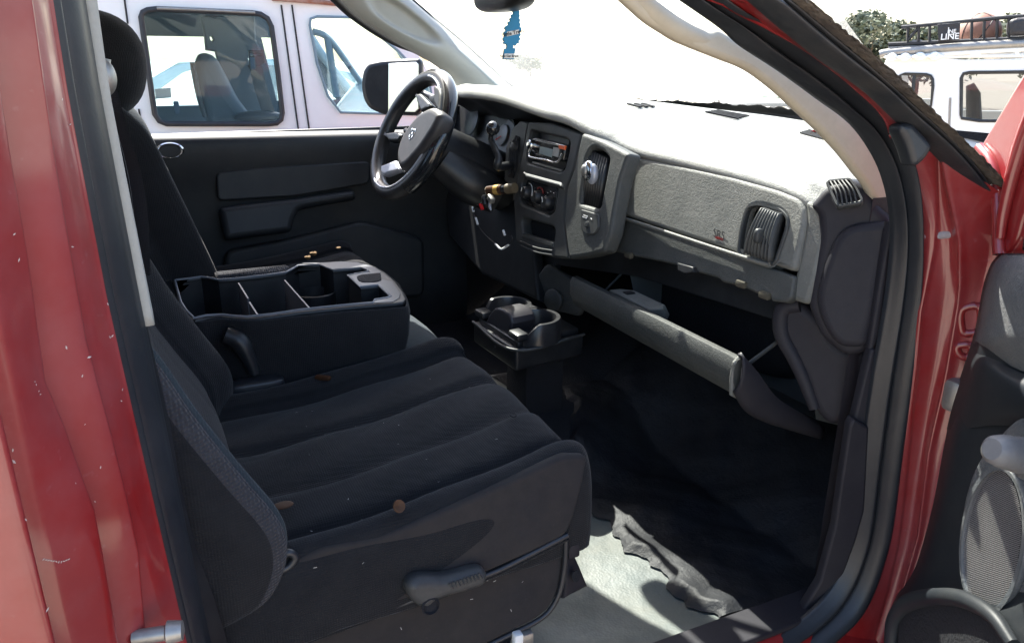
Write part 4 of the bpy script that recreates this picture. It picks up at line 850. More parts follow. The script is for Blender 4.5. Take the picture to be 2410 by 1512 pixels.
# ================================================================== seats
def pil(y, c, wd, h): 
    d = abs(y-c)/wd
    return h*math.sqrt(max(0, 1-d*d)) if d < 1 else 0
def make_seat(sgn, cush_x, yr, yf, back_prof, name, label, near_panel):
    """sgn -1 passenger side; y runs from outboard (o=1) to inboard (o=0)"""
    st = box(name, (cush_x-.29, sgn*.47, .70), (.36, .46, .17), M['black'], T, bev=.02, label=label)
    # cushion. s: across 0 inboard .. 1 outboard
    prof = [(-.035, -.155), (-.03, -.10), (-.012, -.03), (.02, .004), (.055, .013), (.095, .004), (.122, -.014), (.30, -.012), (.5, -.010), (.70, -.012), (.872, -.016), (.90, .0), (.935, .012), (.968, .010), (.992, -.008), (1.006, -.035), (1.012, -.075), (1.010, -.12), (1.0, -.155)]
    G = []
    stn = [(-.53, -.04, 1.), (-.45, -.048, 1), (-.33, -.042, 1), (-.2, -.026, 1), (-.1, -.010, 1), (-.05, -.002, 1), (-.022, -.006, 1), (-.006, -.022, .97), (.002, -.05, .96), (.0, -.085, .96), (-.014, -.12, .96), (-.034, -.152, .97)]
    for k in range(64):
        q = crs([(a, b, c) for a, b, c in stn], 64)[k]
        dx, dz, wk = q; t = min(1, max(0, (dx+.53)/.53)); yi = sgn*(yr[0]*(1-t)+yf[0]*t); yo = sgn*(yr[1]*(1-t)+yf[1]*t)
        row = []
        pr = crs([(a, b, 0) for a, b in prof], 150)
        front = max(0, (dx+.06)/.06) if k > 30 else 0
        for a, b, _ in pr:
            a2 = .5+(a-.5)*wk
            seam = 0
            for sm in (.135, .40, .66, .86):
                seam += -.009*math.exp(-((a-sm)/.013)**2)
            if .14 < a < .86:
                c = min((.27, .53, .76), key=lambda c: abs(a-c)); seam += pil(a, c, .135, .011)
            if a < .1 or a > .9: seam *= .8
            fade = 1 if k < 44 else max(0, 1-(k-44)/6)
            z = .955+dz+(b*(1 if dz > -.06 else max(0, 1-(-.06-dz)/.09)) if b > -.02 else max(b, -.155-dz))+seam*fade
            z = max(z, .795)
            x = cush_x+dx-.012*abs(2*a-1)**4*(1 if k > 38 else 0)
            z += .0025*math.sin(x*31+a*13)*math.sin(a*21+2)
            row.append((x, yi+(yo-yi)*a2, z))
        G.append(row)
    gridmesh('cushion', G, M['fabric'], st, smooth=180)
    ybx = sgn*(yr[1]*.5+yf[1]*.5)
    # backrest: front line, deep side bolsters
    zs = np.array([p[1] for p in back_prof]); xs = np.array([p[0] for p in back_prof])
    if True:
        sec = [(-.02, -.135), (-.035, -.09), (-.03, -.04), (-.008, -.006), (.03, .0), (.075, -.012), (.125, -.034), (.16, -.046), (.33, -.040), (.5, -.038), (.67, -.040), (.80, -.048), (.83, -.040), (.875, -.018), (.93, -.002), (.972, -.002), (1.005, -.014), (1.026, -.05), (1.03, -.09), (1.015, -.135), (.5, -.16)]
        G = []; order = np.argsort(zs)
        P = crs([(xs[i], zs[i], 0) for i in order], 70)
        for k, (x, z, _) in enumerate(P):
            e = min(1, .30+.7*math.sqrt(max(0, 1-max(0, 1-k/7)**2))); e2 = min(1, math.sqrt(max(0.02, 1-max(0, (k-62)/7.5)**2))); e *= e2
            row = []
            for a, b, _ in crs([(a, b, 0) for a, b in sec], 130, True):
                sm = 0
                for c_ in (.15, .38, .62, .835, .965): sm += -.008*math.exp(-((a-c_)/.009)**2)*(b > -.055)
                row.append((x-.09+(b+.09+sm)*e, sgn*(yr[0]+(yr[1]-yr[0])*(.5+(a-.5)*(.93+.07*e))), z))
            G.append(row)
        nc = 130; A = np.array(G)
        bk = gridmesh('backrest', A, [M['fabric'], M['fabrict'], M['fabricg']], st, cv=True, smooth=180, caps=True)
        asec = crs([(a, b, 0) for a, b in sec], 130, True)
        for p in bk.data.polygons:
            if len(p.vertices) > 4: continue
            j = p.vertices[0] % nc; a = asec[j]
            if a[1] > -.06:
                if .836 < a[0] < .965: p.material_index = 1  # lighter slate on the bolster slope paints in windshield light
                elif .965 <= a[0] < 1.012: p.material_index = 2
    return st
pb = [(-.10, 1.52), (-.02, 1.45), (.055, 1.36), (.118, 1.26), (.160, 1.19), (.190, 1.12), (.230, 1.04), (.262, .98), (.272, .945), (.268, .91), (.25, .875), (.22, .85)]
ps = make_seat(-1, .712, (.20, .765), (.195, .742), pb, 'passenger_seat', 'black cloth passenger seat', True)
ell('headrest', (-.075, -.44, 1.575), (.085, .125, .105), M['fabric'], ps, e=.86, rot=Matrix.Rotation(-.25, 3, 'Y'))
# side cloth of the cushion, its piping, valance and lever (the near side, beside the door)
sp = [(760, 1290), (900, 1262), (1060, 1195), (1200, 1132), (1330, 1072), (1384, 1072), (1372, 1140), (1352, 1215), (1334, 1258), (1240, 1305), (1150, 1345), (1000, 1395), (820, 1462), (680, 1512), (540, 1560), (500, 1520), (560, 1440), (640, 1370), (690, 1320)]
SY = -.752
def sidep(u, v, d=0): return U(u, v, 'y', SY-d)
plate('side_cloth', [sidep(u, v, .004) for u, v in sp], (0, -1, .12), .02, M['fabricb'], ps, bev=.006, res=3, r=.01)
tube('piping', [sidep(u, v, .006) for u, v in [(1336, 1258), (1240, 1307), (1150, 1350), (1000, 1400), (820, 1466), (680, 1516), (520, 1570)]], .0042, M['rubber'], ps, res=50)
tube('piping', [sidep(u, v, .003) for u, v in [(1334, 1268), (1240, 1316), (1150, 1358), (1000, 1408), (820, 1474), (680, 1524), (520, 1580)]], .003, M['fabric'], ps, res=50)
vp = [(1334, 1262), (1330, 1330), (1318, 1392), (1294, 1434), (1258, 1462), (1200, 1490), (1120, 1530), (1000, 1600), (800, 1700), (560, 1800), (540, 1560), (680, 1518), (820, 1466), (1000, 1400), (1150, 1352), (1240, 1308)]
val = plate('valance', [sidep(u, v, -.004) for u, v in vp], (0, -1, .1), .03, M['fabricb'], ps, bev=.008, res=3, r=.01)
tube('piping', [sidep(u, v, -.001) for u, v in [(1332, 1268), (1329, 1330), (1317, 1392), (1293, 1436), (1257, 1464), (1200, 1492), (1120, 1532), (1000, 1602)]], .004, M['rubber'], ps, res=40)
# recline lever
lv_px = [(958, 1388), (966, 1372), (984, 1362), (1010, 1360), (1050, 1362), (1090, 1352), (1118, 1344), (1140, 1342), (1152, 1352), (1150, 1374), (1138, 1386), (1100, 1398), (1060, 1408), (1030, 1420), (1018, 1432), (1004, 1438), (984, 1430), (966, 1414)]
lvr = plate('recline_lever', [sidep(u, v, .034) for u, v in lv_px], (0, -1, .1), .032, M['bezel'], ps, bev=.0135, res=5, r=.008, smooth=60)
lathe('lever_hole', [(.012, -.002), (.0125, .0015), (.0105, .003), (.0095, -.001), (0, -.0012)], sidep(1013, 1425, .034), (0, -1, .1), M['void'], ps, n=24)
for k in range(9):
    tube('grip_ridge', [sidep(1058+8.5*k, 1371-2.9*k, .035), sidep(1066+8.5*k, 1384-2.9*k, .035)], .0014, M['bezel'], ps, n=5)
# seat frame and belt anchor below
plate('seat_riser', [sidep(u, v, -.02) for u, v in [(1336, 1292), (1352, 1300), (1368, 1335), (1386, 1380), (1345, 1400), (1330, 1410)]], (.3, -1, .2), .03, M['dashlo'], ps, bev=.006)
plate('riser_hole', [sidep(u, v, -.008) for u, v in [(1348, 1345), (1362, 1340), (1368, 1358), (1356, 1372), (1347, 1362)]], (.3, -1, .2), .003, M['void'], ps, bev=.0005, r=.004)
box('rail_bolt', sidep(1345, 1285, -.015), (.02, .02, .03), M['dashlo'], ps, bev=.004)
box('rail_clip', sidep(1232, 1497, .002), (.025, .02, .02), M['steel'], ps, bev=.003)
box('rail_clip', sidep(1218, 1502, .006), (.014, .014, .022), M['whitep'], ps, bev=.003)
# recliner cover and loose cloth at the hinge of the backrest, pull strap
plate('recliner_cover', [sidep(u, v, -.02) for u, v in [(640, 1300), (690, 1302), (698, 1312), (686, 1335), (660, 1352), (630, 1372), (600, 1410), (560, 1440), (560, 1380)]], (0, -1, .2), .03, M['fabric'], ps, bev=.01, r=.01)
tube('loop', [sidep(u, v, .0) for u, v in [(664, 1340), (682, 1330), (694, 1312), (684, 1300), (668, 1304), (655, 1322)]], .005, M['rubber'], ps, res=24)
# burn holes in the cloth
zs_ = zo(400, 1350, 2410/1600)
hb = UP(936, 1193, (.45, -.725, .945), (.2, -.75, .6))
lathe('burn_hole', [(.0085, .0), (.0080, .002), (.0066, .0014), (.004, -.001), (0, -.002)], hb+Vector((0, -.006, .005)), (.25, -.75, .6), M['leaf'], ps, n=22)
lathe('burn_hole', [(.006, .0), (.005, .0015), (0, .0003)], U(1208, 977, 'z', .958), (0, -.1, 1), M['void'], ps, n=16)
ell('foam_showing', U(666, 1188, 'z', .925), (.014, .009, .003), M['leaf'], ps)
ell('belt_buckle', U(603, 905, 'y', -.20), (.05, .02, .012), M['rubber'], ps, e=.5)
o = tube('buckle_stalk', [U(600, 880, 'y', -.19), U(575, 820, 'y', -.18), U(560, 800, 'y', -.175), U(530, 788, 'y', -.17)], [.010, .018, .020, .016], M['black'], ps, res=12)
box('buckle_latch', U(760, 888, 'z', .93), (.03, .012, .008), M['brown'], ps, bev=.003, rot=Matrix.Rotation(-.7, 3, 'Z'))
# lint flecks
rnd = random.Random(21); bm = bmesh.new()
for k in range(20):
    p = Vector((rnd.uniform(.30, .69), rnd.uniform(-.72, -.24), .975)); a = rnd.uniform(0, 3.1); l = rnd.uniform(.0008, .0022); d = Vector((math.cos(a), math.sin(a), 0))*l; e = Vector((-d.y, d.x, 0))*.3
    bm.faces.new([bm.verts.new(p+q) for q in (-d-e, d-e*.5, d+e, -d+e)])
for k in range(12):
    u, v = rnd.uniform(700, 1300), rnd.uniform(1260, 1480); p = sidep(u, v, .0075); l = rnd.uniform(.0008, .0024); a = rnd.uniform(0, 3.1); d = Vector((math.cos(a), 0, math.sin(a)))*l; e = Vector((-d.z, 0, d.x))*.25
    bm.faces.new([bm.verts.new(p+q) for q in (-d-e, d-e*.5, d+e, -d+e)])
# drop the top flecks onto the cloth
cush = [c for c in ps.children if c.name.startswith('cushion')][0]
from mathutils.bvhtree import BVHTree
bt = BVHTree.FromPolygons([v.co+WL[cush] for v in cush.data.vertices], [tuple(p.vertices) for p in cush.data.polygons])
for f in bm.faces:
    c = f.calc_center_median()
    if c.z > .97:
        h = bt.ray_cast(Vector((c.x, c.y, 1.2)), Vector((0, 0, -1)))
        if h[0]:
            for v in f.verts: v.co.z = h[0].z+.0012
lt_ = frombm('lint', bm, M['lint'], ps, None); lt_['kind'] = 'stuff'

# driver seat: same make, more upright, with its headrest
db = [(.02, 1.50), (.10, 1.44), (.165, 1.385), (.205, 1.33), (.235, 1.24), (.268, 1.14), (.296, 1.05), (.312, .98), (.315, .93), (.30, .88), (.27, .85)]
ds = make_seat(1, .735, (.20, .765), (.195, .742), db, 'driver_seat', 'black cloth driver seat with headrest and torn cushion', False)
ell('headrest', (.112, .40, 1.472), (.108, .125, .112), M['fabric'], ds, e=.86, rot=Matrix.Rotation(.12, 3, 'Y'))
for y in (.34, .46): tube('headrest_post', [(.10, y, 1.40), (.09, y, 1.30)], .007, M['steel'], ds)
rnd = random.Random(8)
for u, v, s in ((724, 605, .008), (738, 596, .009), (796, 583, .006)):
    p = U(u, v, 'z', .985); o = ell('torn_foam', p, (s, s*1.2, s*.5), M['foam'], ds, nu=10, nv=14, fn=lambda q: q*(1+.4*math.sin(q.x*400+q.y*310)*math.cos(q.y*380+q.z*200)))
# seat belt hanging past the rear pillar
tube('seat_belt', [U(u, v, 'y', y) for u, v, y in [(250, 215, -.62), (262, 262, -.62), (283, 330, -.61), (304, 400, -.60), (318, 470, -.60), (325, 560, -.60), (328, 640, -.60)]], .022, M['belt'], T, res=40, flat=.06, n=10, up=(.3, -.5, 0))
tube('seat_belt', [U(u, v, 'y', y) for u, v, y in [(240, 180, -.66), (258, 262, -.66), (286, 360, -.65), (304, 450, -.65), (316, 560, -.65), (332, 690, -.65)]], .016, M['belt'], T, res=40, flat=.08, n=10, up=(.1, -1, 0))
pd = plate('belt_guide', [U(u, v, 'y', -.70) for u, v in [(238, 138), (250, 137), (263, 140), (262, 150), (252, 152), (250, 158), (265, 161), (264, 171), (248, 172), (240, 166)]], (.2, -1, .1), .012, mat('ivory_plastic', (.52, .50, .42), .5), T, bev=.003)
ell('guide_knob', U(243, 182, 'y', -.70), (.012, .012, .018), M['steel'], T)

# ================================================================== centre console (folded middle seat back)
zk_ = zo(400, 750, 2.327)
cz = 1.04
def cp(x, y, z=cz): return U(*zk_(x, y), 'z', z)
outl = [(352, 325), (480, 312), (580, 300), (650, 305), (700, 318), (800, 312), (1000, 290), (1180, 270), (1240, 232), (1300, 212), (1420, 204), (1600, 192), (1720, 196), (1830, 222), (1920, 268), (2010, 345), (2065, 420), (2085, 470), (2060, 490), (1990, 502), (1860, 510), (1600, 535), (1300, 568), (1080, 600), (900, 618), (800, 612), (700, 600), (600, 606), (515, 628), (440, 560), (400, 500), (370, 400)]
hole = [(366, 336), (480, 322), (560, 310), (620, 316), (690, 331), (820, 322), (1000, 302), (1190, 276), (1240, 250), (1280, 226), (1440, 219), (1540, 258), (1650, 250), (1750, 242), (1795, 256), (1800, 272), (1650, 300), (1745, 386), (1880, 373), (1968, 456), (1940, 466), (1850, 480), (1836, 502), (1600, 522), (1300, 554), (1080, 588), (900, 606), (800, 600), (720, 590), (600, 597), (510, 618), (450, 560), (412, 500), (384, 400)]
con = plate('centre_console', [cp(*p) for p in outl], (0, 0, 1), .012, M['black'], T, bev=.004, res=3, holes=[[cp(*p) for p in hole]], label='folded centre console with open storage tray')
hp_ = [cp(*p) for p in hole]
gridmesh('tray_wall', [[p+Vector((0, 0, -.004)) for p in hp_], [p+Vector((0, 0, -.10)) for p in hp_]], M['black'], con, cv=True, smooth=40)
plate('tray_floor', [p+Vector((0, 0, -.10)) for p in hp_], (0, 0, 1), .004, M['black'], con, bev=.001)
# lip of the tray, its lit rim painted in pale grey
tube('tray_lip', [p+Vector((0, 0, .001)) for p in hp_], .0026, mat('pale_lit_lip', (.16, .17, .19), .4), con, closed=True, n=6)
plate('front_deck', [cp(*p)+Vector((0, 0, .0015)) for p in [(1300, 208), (1440, 206), (1600, 196), (1720, 202), (1830, 230), (1890, 268), (1895, 282), (1815, 280), (1798, 252), (1750, 238), (1640, 246), (1540, 254), (1445, 213)]], (0, 0, 1), .004, mat('console_deck', (.06, .065, .075), .35), con, bev=.001)
plate('front_deck', [cp(*p)+Vector((0, 0, .0015)) for p in [(1650, 299), (1700, 280), (1800, 276), (1895, 285), (1900, 330), (1980, 345), (2040, 430), (2035, 465), (1985, 495), (1850, 504), (1840, 500), (1854, 484), (1942, 470), (1972, 456), (1884, 369), (1745, 384)]], (0, 0, 1), .004, mat('console_deck_nose', (.06, .065, .075), .35), con, bev=.001)  # same bluish grey as the other deck piece
plate('deck_groove', [cp(*p)+Vector((0, 0, .003)) for p in [(1715, 312), (1750, 298), (1890, 286), (1900, 336), (1870, 350), (1760, 354), (1725, 340)]], (0, 0, 1), .003, M['void'], con, bev=.0008, r=.006)
def wall(a, b, d=.085, th=.004):
    A_, B_ = cp(*a)+Vector((0, 0, -.004)), cp(*b)+Vector((0, 0, -.004)); n = (B_-A_).cross(Vector((0, 0, 1))).normalized()
    return plate('divider', [A_, B_, B_+Vector((0, 0, -d)), A_+Vector((0, 0, -d))], n if n.x < 0 else -n, th, mat('divider_grey', (.10, .10, .11), .45), con, bev=.0012)
wall((830, 338), (900, 452)); wall((910, 478), (990, 604)); wall((1172, 316), (1375, 544))
cc = cp(1500, 470, cz-.06)
lathe('cup_well', [(.045, .0), (.045, .05), (.042, .052), (.040, .0)], cc+Vector((-.02, .03, -.04)), (0, 0, 1), M['black'], con, n=32)
plate('card', [cp(1028, 562)+Vector((0, 0, -.012)), cp(1116, 558)+Vector((0, 0, -.012)), cp(1112, 600)+Vector((0, 0, -.03)), cp(1020, 604)+Vector((0, 0, -.03))], (-.2, -.7, .6), .001, mat('brown_card', (.05, .035, .035), .7), con, bev=.0002)
# body under the tray: upholstered side, rounded nose
body = [(352, 325), (580, 300), (700, 316), (1000, 288), (1180, 268), (1250, 222), (1420, 198), (1620, 186), (1740, 190), (1850, 222), (1940, 272), (2030, 350), (2085, 440), (2098, 500), (2060, 524), (1860, 540), (1600, 560), (1300, 590), (1080, 612), (900, 626), (700, 610), (515, 634), (420, 570), (370, 400)]
B0 = crs([cp(*p) for p in body], 110, True); c0 = B0.mean(0); rows = []
for z, k, dx in ((1.034, .975, 0), (1.038, .99, 0), (1.034, 1.0, 0), (1.02, 1.012, 0), (.98, 1.015, -.004), (.93, 1.0, -.012), (.885, .965, -.024), (.862, .90, -.03), (.86, .80, -.03)):
    rows.append([(c0[0]+(p[0]-c0[0])*k+dx, c0[1]+(p[1]-c0[1])*k, z) for p in B0])
gridmesh('console_body', rows, M['fabric'], con, cv=True, smooth=180)
# cloth pad along the far side, hinge plate at the rear
plate('cloth_flap', [cp(*p, 1.045) for p in [(655, 262), (900, 238), (1195, 212), (1225, 236), (1180, 268), (940, 288), (675, 306)]], (0, -.3, 1), .016, M['fabricg'], con, bev=.006, r=.004)
hgp = plate('hinge_plate', [cp(*p, 1.036) for p in [(225, 330), (345, 322), (370, 400), (400, 500), (440, 556), (300, 470), (235, 400)]], (0, 0, 1), .01, M['black'], con, bev=.003)
for L in ([(298, 438), (342, 434), (345, 442), (300, 447)], [(330, 464), (350, 462), (354, 471), (334, 474)]):
    plate('slot', [cp(*p, 1.0375) for p in L], (0, 0, 1), .003, M['void'], con, bev=.0005)
ell('middle_cushion', (.46, .0, .885), (.26, .19, .055), M['fabrict'], T, e=.55)

# ================================================================== cup holder box on the tunnel
zq = zo(1300, 750, 3.024)
zt = .90
def qp(x, y, z=zt): return U(*zq(x, y), 'z', z)
base = [(628, 832), (700, 770), (1180, 640), (1560, 760), (1705, 950), (1060, 1100), (1030, 1098)]
cA, cB, cC = qp(628, 832), qp(1040, 1103), qp(1700, 952)
ax_, ay_ = (cC-cB), (cA-cB); cD = cA+ax_
ch_ = plate('cup_holder', [cB, cC, cD, cA], (0, 0, 1), .05, M['black'], T, bev=.006, r=.008)
plate('top_tray', [cB+(ax_*.06+ay_*.05)+Vector((0, 0, .012)), cB+ax_*.97+ay_*.06+Vector((0, 0, .012)), cB+ax_*.97+ay_*.97+Vector((0, 0, .012)), cB+ax_*.06+ay_*.96+Vector((0, 0, .012))], (0, 0, 1), .014, M['black'], ch_, bev=.004, r=.006)
tube('edge_bead', [cA+Vector((0, 0, .0)), cB+Vector((-.001, -.001, 0)), cC], .0036, M['bezel'], ch_, res=30)
ux, uy = ax_.normalized(), ay_.normalized()
zr_ = zt+.050
c1 = qp(1225, 780, zr_)-Vector((0, 0, .050)); c2 = qp(958, 655, zr_)-Vector((0, 0, .050))
for c in (c1, c2):
    a0, a1 = -2.55, 2.45; ts = np.linspace(a0, a1, 54)
    dip = lambda t: .034*max(0, (abs(t-(a0+a1)/2)/((a1-a0)/2)-.74)/.26)**1.3
    P_ = lambda r, h, t: c+ux*(r*math.cos(t))+uy*(r*math.sin(t))+Vector((0, 0, h))
    ring = gridmesh('cup_ring', [[P_(r, h-(dip(t) if h > .03 else 0), t) for t in ts] for r, h in ((.062, .0), (.0605, .046), (.0585, .050), (.0500, .050), (.0485, .046), (.0465, .002))], M['cup'], ch_, smooth=40)
    lathe('cup_floor', [(.047, .0), (.047, .012), (0, .011)], c+Vector((0, 0, .001)), (0, 0, 1), M['void'], ch_, n=30)
zA = lambda x, y: (1058.8+.17095*x, 635.7+.17095*y)
bf = cB+ax_*.10+ay_*.45; nA = -ux
arch = [UP(*zA(x, y), tuple(bf), tuple(nA)) for x, y in [(478, 735), (520, 640), (560, 570), (605, 528), (650, 514), (720, 534), (800, 592), (838, 660), (850, 740), (800, 900), (770, 905)]]
plate('bridge', arch, nA, .065, mat('bridge_plastic', (.028, .026, .031), .42), ch_, bev=.006, res=3)
plate('bridge_deck', [qp(*p, zr_+.001) for p in [(900, 722), (960, 702), (1090, 672), (1170, 648), (1215, 668), (1265, 690), (1120, 704), (1000, 744), (960, 750)]], (0, 0, 1), .03, M['cup'], ch_, bev=.005, r=.006)
for a, b in ((.10, .10), (.10, .9)): box('step', cB+ax_*a+ay_*b+Vector((0, 0, .024)), (.03, .045, .016), M['black'], ch_, bev=.005, rot=axes(ux, uy, Vector((0, 0, 1))))
text('moulded_mark', 'ISI', cB*.55+cA*.45+Vector((-.0015, 0, -.024)), cB-cA, (0, 0, 1), .010, M['bezel'], ch_)
box('holder_foot', (cB+cD)/2+Vector((.02, 0, -.125)), (.10, .11, .20), M['void'], ch_, bev=.01)
# loose wiring beside it
for k, L in enumerate(([(1150, 330), (1160, 420), (1165, 520), (1190, 560)], [(1095, 430), (1130, 440), (1180, 460), (1190, 500), (1160, 500)], [(1095, 490), (1130, 520), (1180, 545), (1240, 580), (1300, 610)])):
    tube('loose_wire', [U(*zq(*p), 'x', 1.10) for p in L], .0022+.001*k, M['cable'], T, res=24)
# ================================================================== the open passenger door (hinged at the front pillar)
phi = math.radians(63)
HG = Vector((1.178, -.938, 1.0)); DA = Vector((-math.cos(phi), -math.sin(phi), 0)); NN = Vector((-math.sin(phi), math.cos(phi), 0))
DP = tuple(HG); DNN = tuple(NN)
dq = lambda u, v, d=0: UP(u, v, tuple(HG+NN*d), DNN)
zr = zo(2700, 400, 1.681); zs2 = zo(2700, 1200, 1.784)
# main trim panel, from the belt down
pl = [(2312, 700), (2320, 655), (2336, 622), (2362, 603), (2395, 592), (2440, 586), (2700, 560), (2900, 545), (2900, 1900), (2200, 1900), (2078, 1512), (2084, 1450), (2102, 1410), (2150, 1335), (2190, 1215), (2212, 1100), (2226, 1000), (2240, 950), (2262, 880), (2290, 800)]
# rounded vinyl panel as a smooth surface: rows run down the panel
def row(v, us, ds): return [dq(u, v, d) for u, d in zip(us, ds)]
prow = [row(596, (2352, 2366, 2385, 2420, 2560, 2800), (-.012, .004, .010, .014, .016, .016)),
        row(625, (2330, 2342, 2362, 2410, 2560, 2800), (-.012, .010, .022, .028, .030, .030)),
        row(680, (2312, 2326, 2350, 2400, 2560, 2800), (-.012, .014, .028, .034, .036, .036)),
        row(750, (2300, 2315, 2342, 2395, 2560, 2800), (-.012, .016, .030, .034, .036, .036)),
        row(800, (2288, 2304, 2334, 2392, 2560, 2800), (-.012, .018, .030, .032, .032, .032)),
        row(860, (2268, 2290, 2330, 2392, 2560, 2800), (-.012, .018, .026, .026, .026, .026)),
        row(950, (2238, 2262, 2310, 2385, 2560, 2800), (-.012, .016, .020, .020, .020, .020)),
        row(1050, (2216, 2240, 2292, 2380, 2560, 2800), (-.012, .016, .020, .020, .020, .020)),
        row(1200, (2190, 2212, 2270, 2372, 2560, 2800), (-.012, .016, .020, .020, .020, .020)),
        row(1330, (2150, 2172, 2240, 2360, 2560, 2800), (-.012, .018, .024, .024, .024, .024)),
        row(1400, (2103, 2130, 2220, 2350, 2560, 2800), (-.006, .028, .036, .036, .034, .034)),
        row(1460, (2080, 2108, 2210, 2350, 2560, 2800), (.0, .040, .050, .048, .044, .044)),
        row(1540, (2070, 2100, 2200, 2350, 2560, 2800), (.0, .044, .054, .052, .048, .048)),
        row(1800, (2060, 2090, 2190, 2350, 2560, 2800), (.0, .040, .048, .048, .044, .044))]
dpan = sgrid('door_panel', prow, 120, 60, M['doorl'], T, smooth=180, label='open passenger door trim panel')
# upper padded vinyl with grain, bulging over the armrest line
ur = [row(600, (2356, 2372, 2400, 2470, 2800), (.008, .018, .024, .026, .026)),
      row(630, (2334, 2350, 2390, 2470, 2800), (.004, .026, .036, .040, .040)),
      row(690, (2316, 2334, 2378, 2470, 2800), (.004, .032, .044, .048, .048)),
      row(760, (2304, 2324, 2370, 2470, 2800), (.004, .034, .044, .046, .046)),
      row(800, (2294, 2316, 2366, 2470, 2800), (.004, .034, .042, .042, .042)),
      [dq(u, v, d) for u, v, d in ((2290, 812, .0), (2326, 826, .024), (2370, 856, .026), (2470, 896, .024), (2800, 1000, .02))]]
sgrid('upper_pad', ur, 70, 50, M['doorv'], dpan, smooth=180)
mr = [[dq(u, v, d) for u, v, d in L] for L in (
      ((2288, 806, .010), (2330, 832, .024), (2372, 862, .028), (2470, 902, .028), (2800, 1010, .028)),
      ((2278, 838, .010), (2310, 856, .032), (2370, 890, .040), (2470, 930, .040), (2800, 1040, .040)),
      ((2262, 890, .010), (2296, 902, .030), (2365, 930, .040), (2470, 965, .042), (2800, 1070, .042)),
      ((2240, 960, .008), (2280, 962, .024), (2355, 968, .034), (2470, 990, .036), (2800, 1090, .036)),
      ((2228, 1010, .004), (2268, 1010, .018), (2345, 1000, .024), (2470, 1015, .024), (2800, 1100, .024)))]
sgrid('armrest_pad', mr, 46, 46, M['doorl'], dpan, smooth=180)  # dark lower vinyl here paints in the armrest's shadow
# speaker pod and grille
pod = [(2700, 930), (2480, 935), (2412, 962), (2372, 992), (2336, 1030), (2302, 1070), (2280, 1115), (2264, 1170), (2254, 1230), (2256, 1300), (2268, 1370), (2290, 1420), (2318, 1450), (2340, 1460), (2420, 1480), (2700, 1480)]
plate('speaker_pod', [dq(u, v, .034) for u, v in pod], NN, .03, M['doorv'], dpan, bev=.012, res=5, r=.01, smooth=60)
gm = mat('speaker_mesh', (.025, .026, .03), .6)
t_ = gm.node_tree; bb = t_.nodes['Principled BSDF']
ge = [(2333+70*math.cos(t)*(1 if math.cos(t) < 0 else 1.0)-14*math.sin(t), 1272+168*math.sin(t)) for t in np.linspace(0, 2*math.pi, 40, endpoint=False)]
rim = plate('speaker_rim', [dq(2333+(u-2333)*1.10, 1272+(v-1272)*1.05, .044) for u, v in ge], NN, .012, M['doorv'], dpan, bev=.005, res=4, holes=[[dq(u, v, .044) for u, v in ge]])
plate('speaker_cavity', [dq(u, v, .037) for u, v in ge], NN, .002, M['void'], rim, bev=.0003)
# woven grille: small raised studs on a diagonal lattice, one joined part
gx = frame(DNN)[0]; c0 = dq(2333, 1272, .040); zz = Vector((0, 0, 1)); bm = bmesh.new()
pe = [((dq(u, v, .040)-c0).dot(gx), (dq(u, v, .040)-c0).dot(zz)) for u, v in ge]
def inside(a, b):
    k = False; j = len(pe)-1
    for i in range(len(pe)):
        if (pe[i][1] > b) != (pe[j][1] > b) and a < (pe[j][0]-pe[i][0])*(b-pe[i][1])/(pe[j][1]-pe[i][1]+1e-12)+pe[i][0]: k = not k
        j = i
    return k
st_ = .0030
amin, amax = min(p[0] for p in pe), max(p[0] for p in pe); bmin, bmax = min(p[1] for p in pe), max(p[1] for p in pe)
i = 0; b = bmin
while b < bmax:
    a = amin+(st_/2 if i % 2 else 0)
    while a < amax:
        if inside(a, b):
            p = c0+gx*a+zz*b; s = .0009
            q = [p+gx*s, p+zz*s, p-gx*s, p-zz*s]; vs_ = [bm.verts.new(k_+NN*.0004) for k_ in q]; tp = bm.verts.new(p+NN*.0010)
            for k in range(4): bm.faces.new([vs_[k], vs_[(k+1) % 4], tp])
        a += st_
    b += st_*.5; i += 1
sg_ = frombm('grille_studs', bm, mat('grille_grey', (.20, .19, .185), .45), rim, None); sg_['kind'] = 'stuff'
# window crank
kp = dq(2362, 1062, .085)
crank = tube('window_crank', [dq(2420, 1100, .05), dq(2440, 1090, .06), dq(2405, 1075, .066), dq(2372, 1062, .066)], [.016, .012, .011, .010], M['doorv'], T, res=14)
prk = [(0, -.028), (.012, -.028), (.0165, -.024), (.019, -.012), (.020, .0), (.019, .012), (.0215, .016), (.021, .024), (.014, .030), (0, .031)]
kax = (dq(2410, 1072, .06)-dq(2345, 1058, .10)).normalized()
lathe('crank_knob', [(r*.95, h*.9) for r, h in prk], dq(2372, 1064, .085), kax, mat('knob_grey', (.12, .12, .125), .5, dust=((.3, .3, .29), .3, 20)), crank, n=30)
# map pocket at the bottom
po_ = [(2112, 1512), (2116, 1460), (2135, 1430), (2170, 1416), (2230, 1412), (2280, 1425), (2330, 1460), (2370, 1520), (2420, 1600), (2430, 1750), (2150, 1750)]
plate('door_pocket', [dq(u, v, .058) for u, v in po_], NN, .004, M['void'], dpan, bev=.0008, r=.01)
tube('pocket_lip', [dq(u, v, .058) for u, v in [(2095, 1600), (2100, 1500), (2108, 1455), (2130, 1424), (2170, 1408), (2232, 1403), (2285, 1416), (2340, 1452), (2384, 1515)]], [.010, .012, .013, .012, .010, .008], M['doorl'], dpan, res=40)
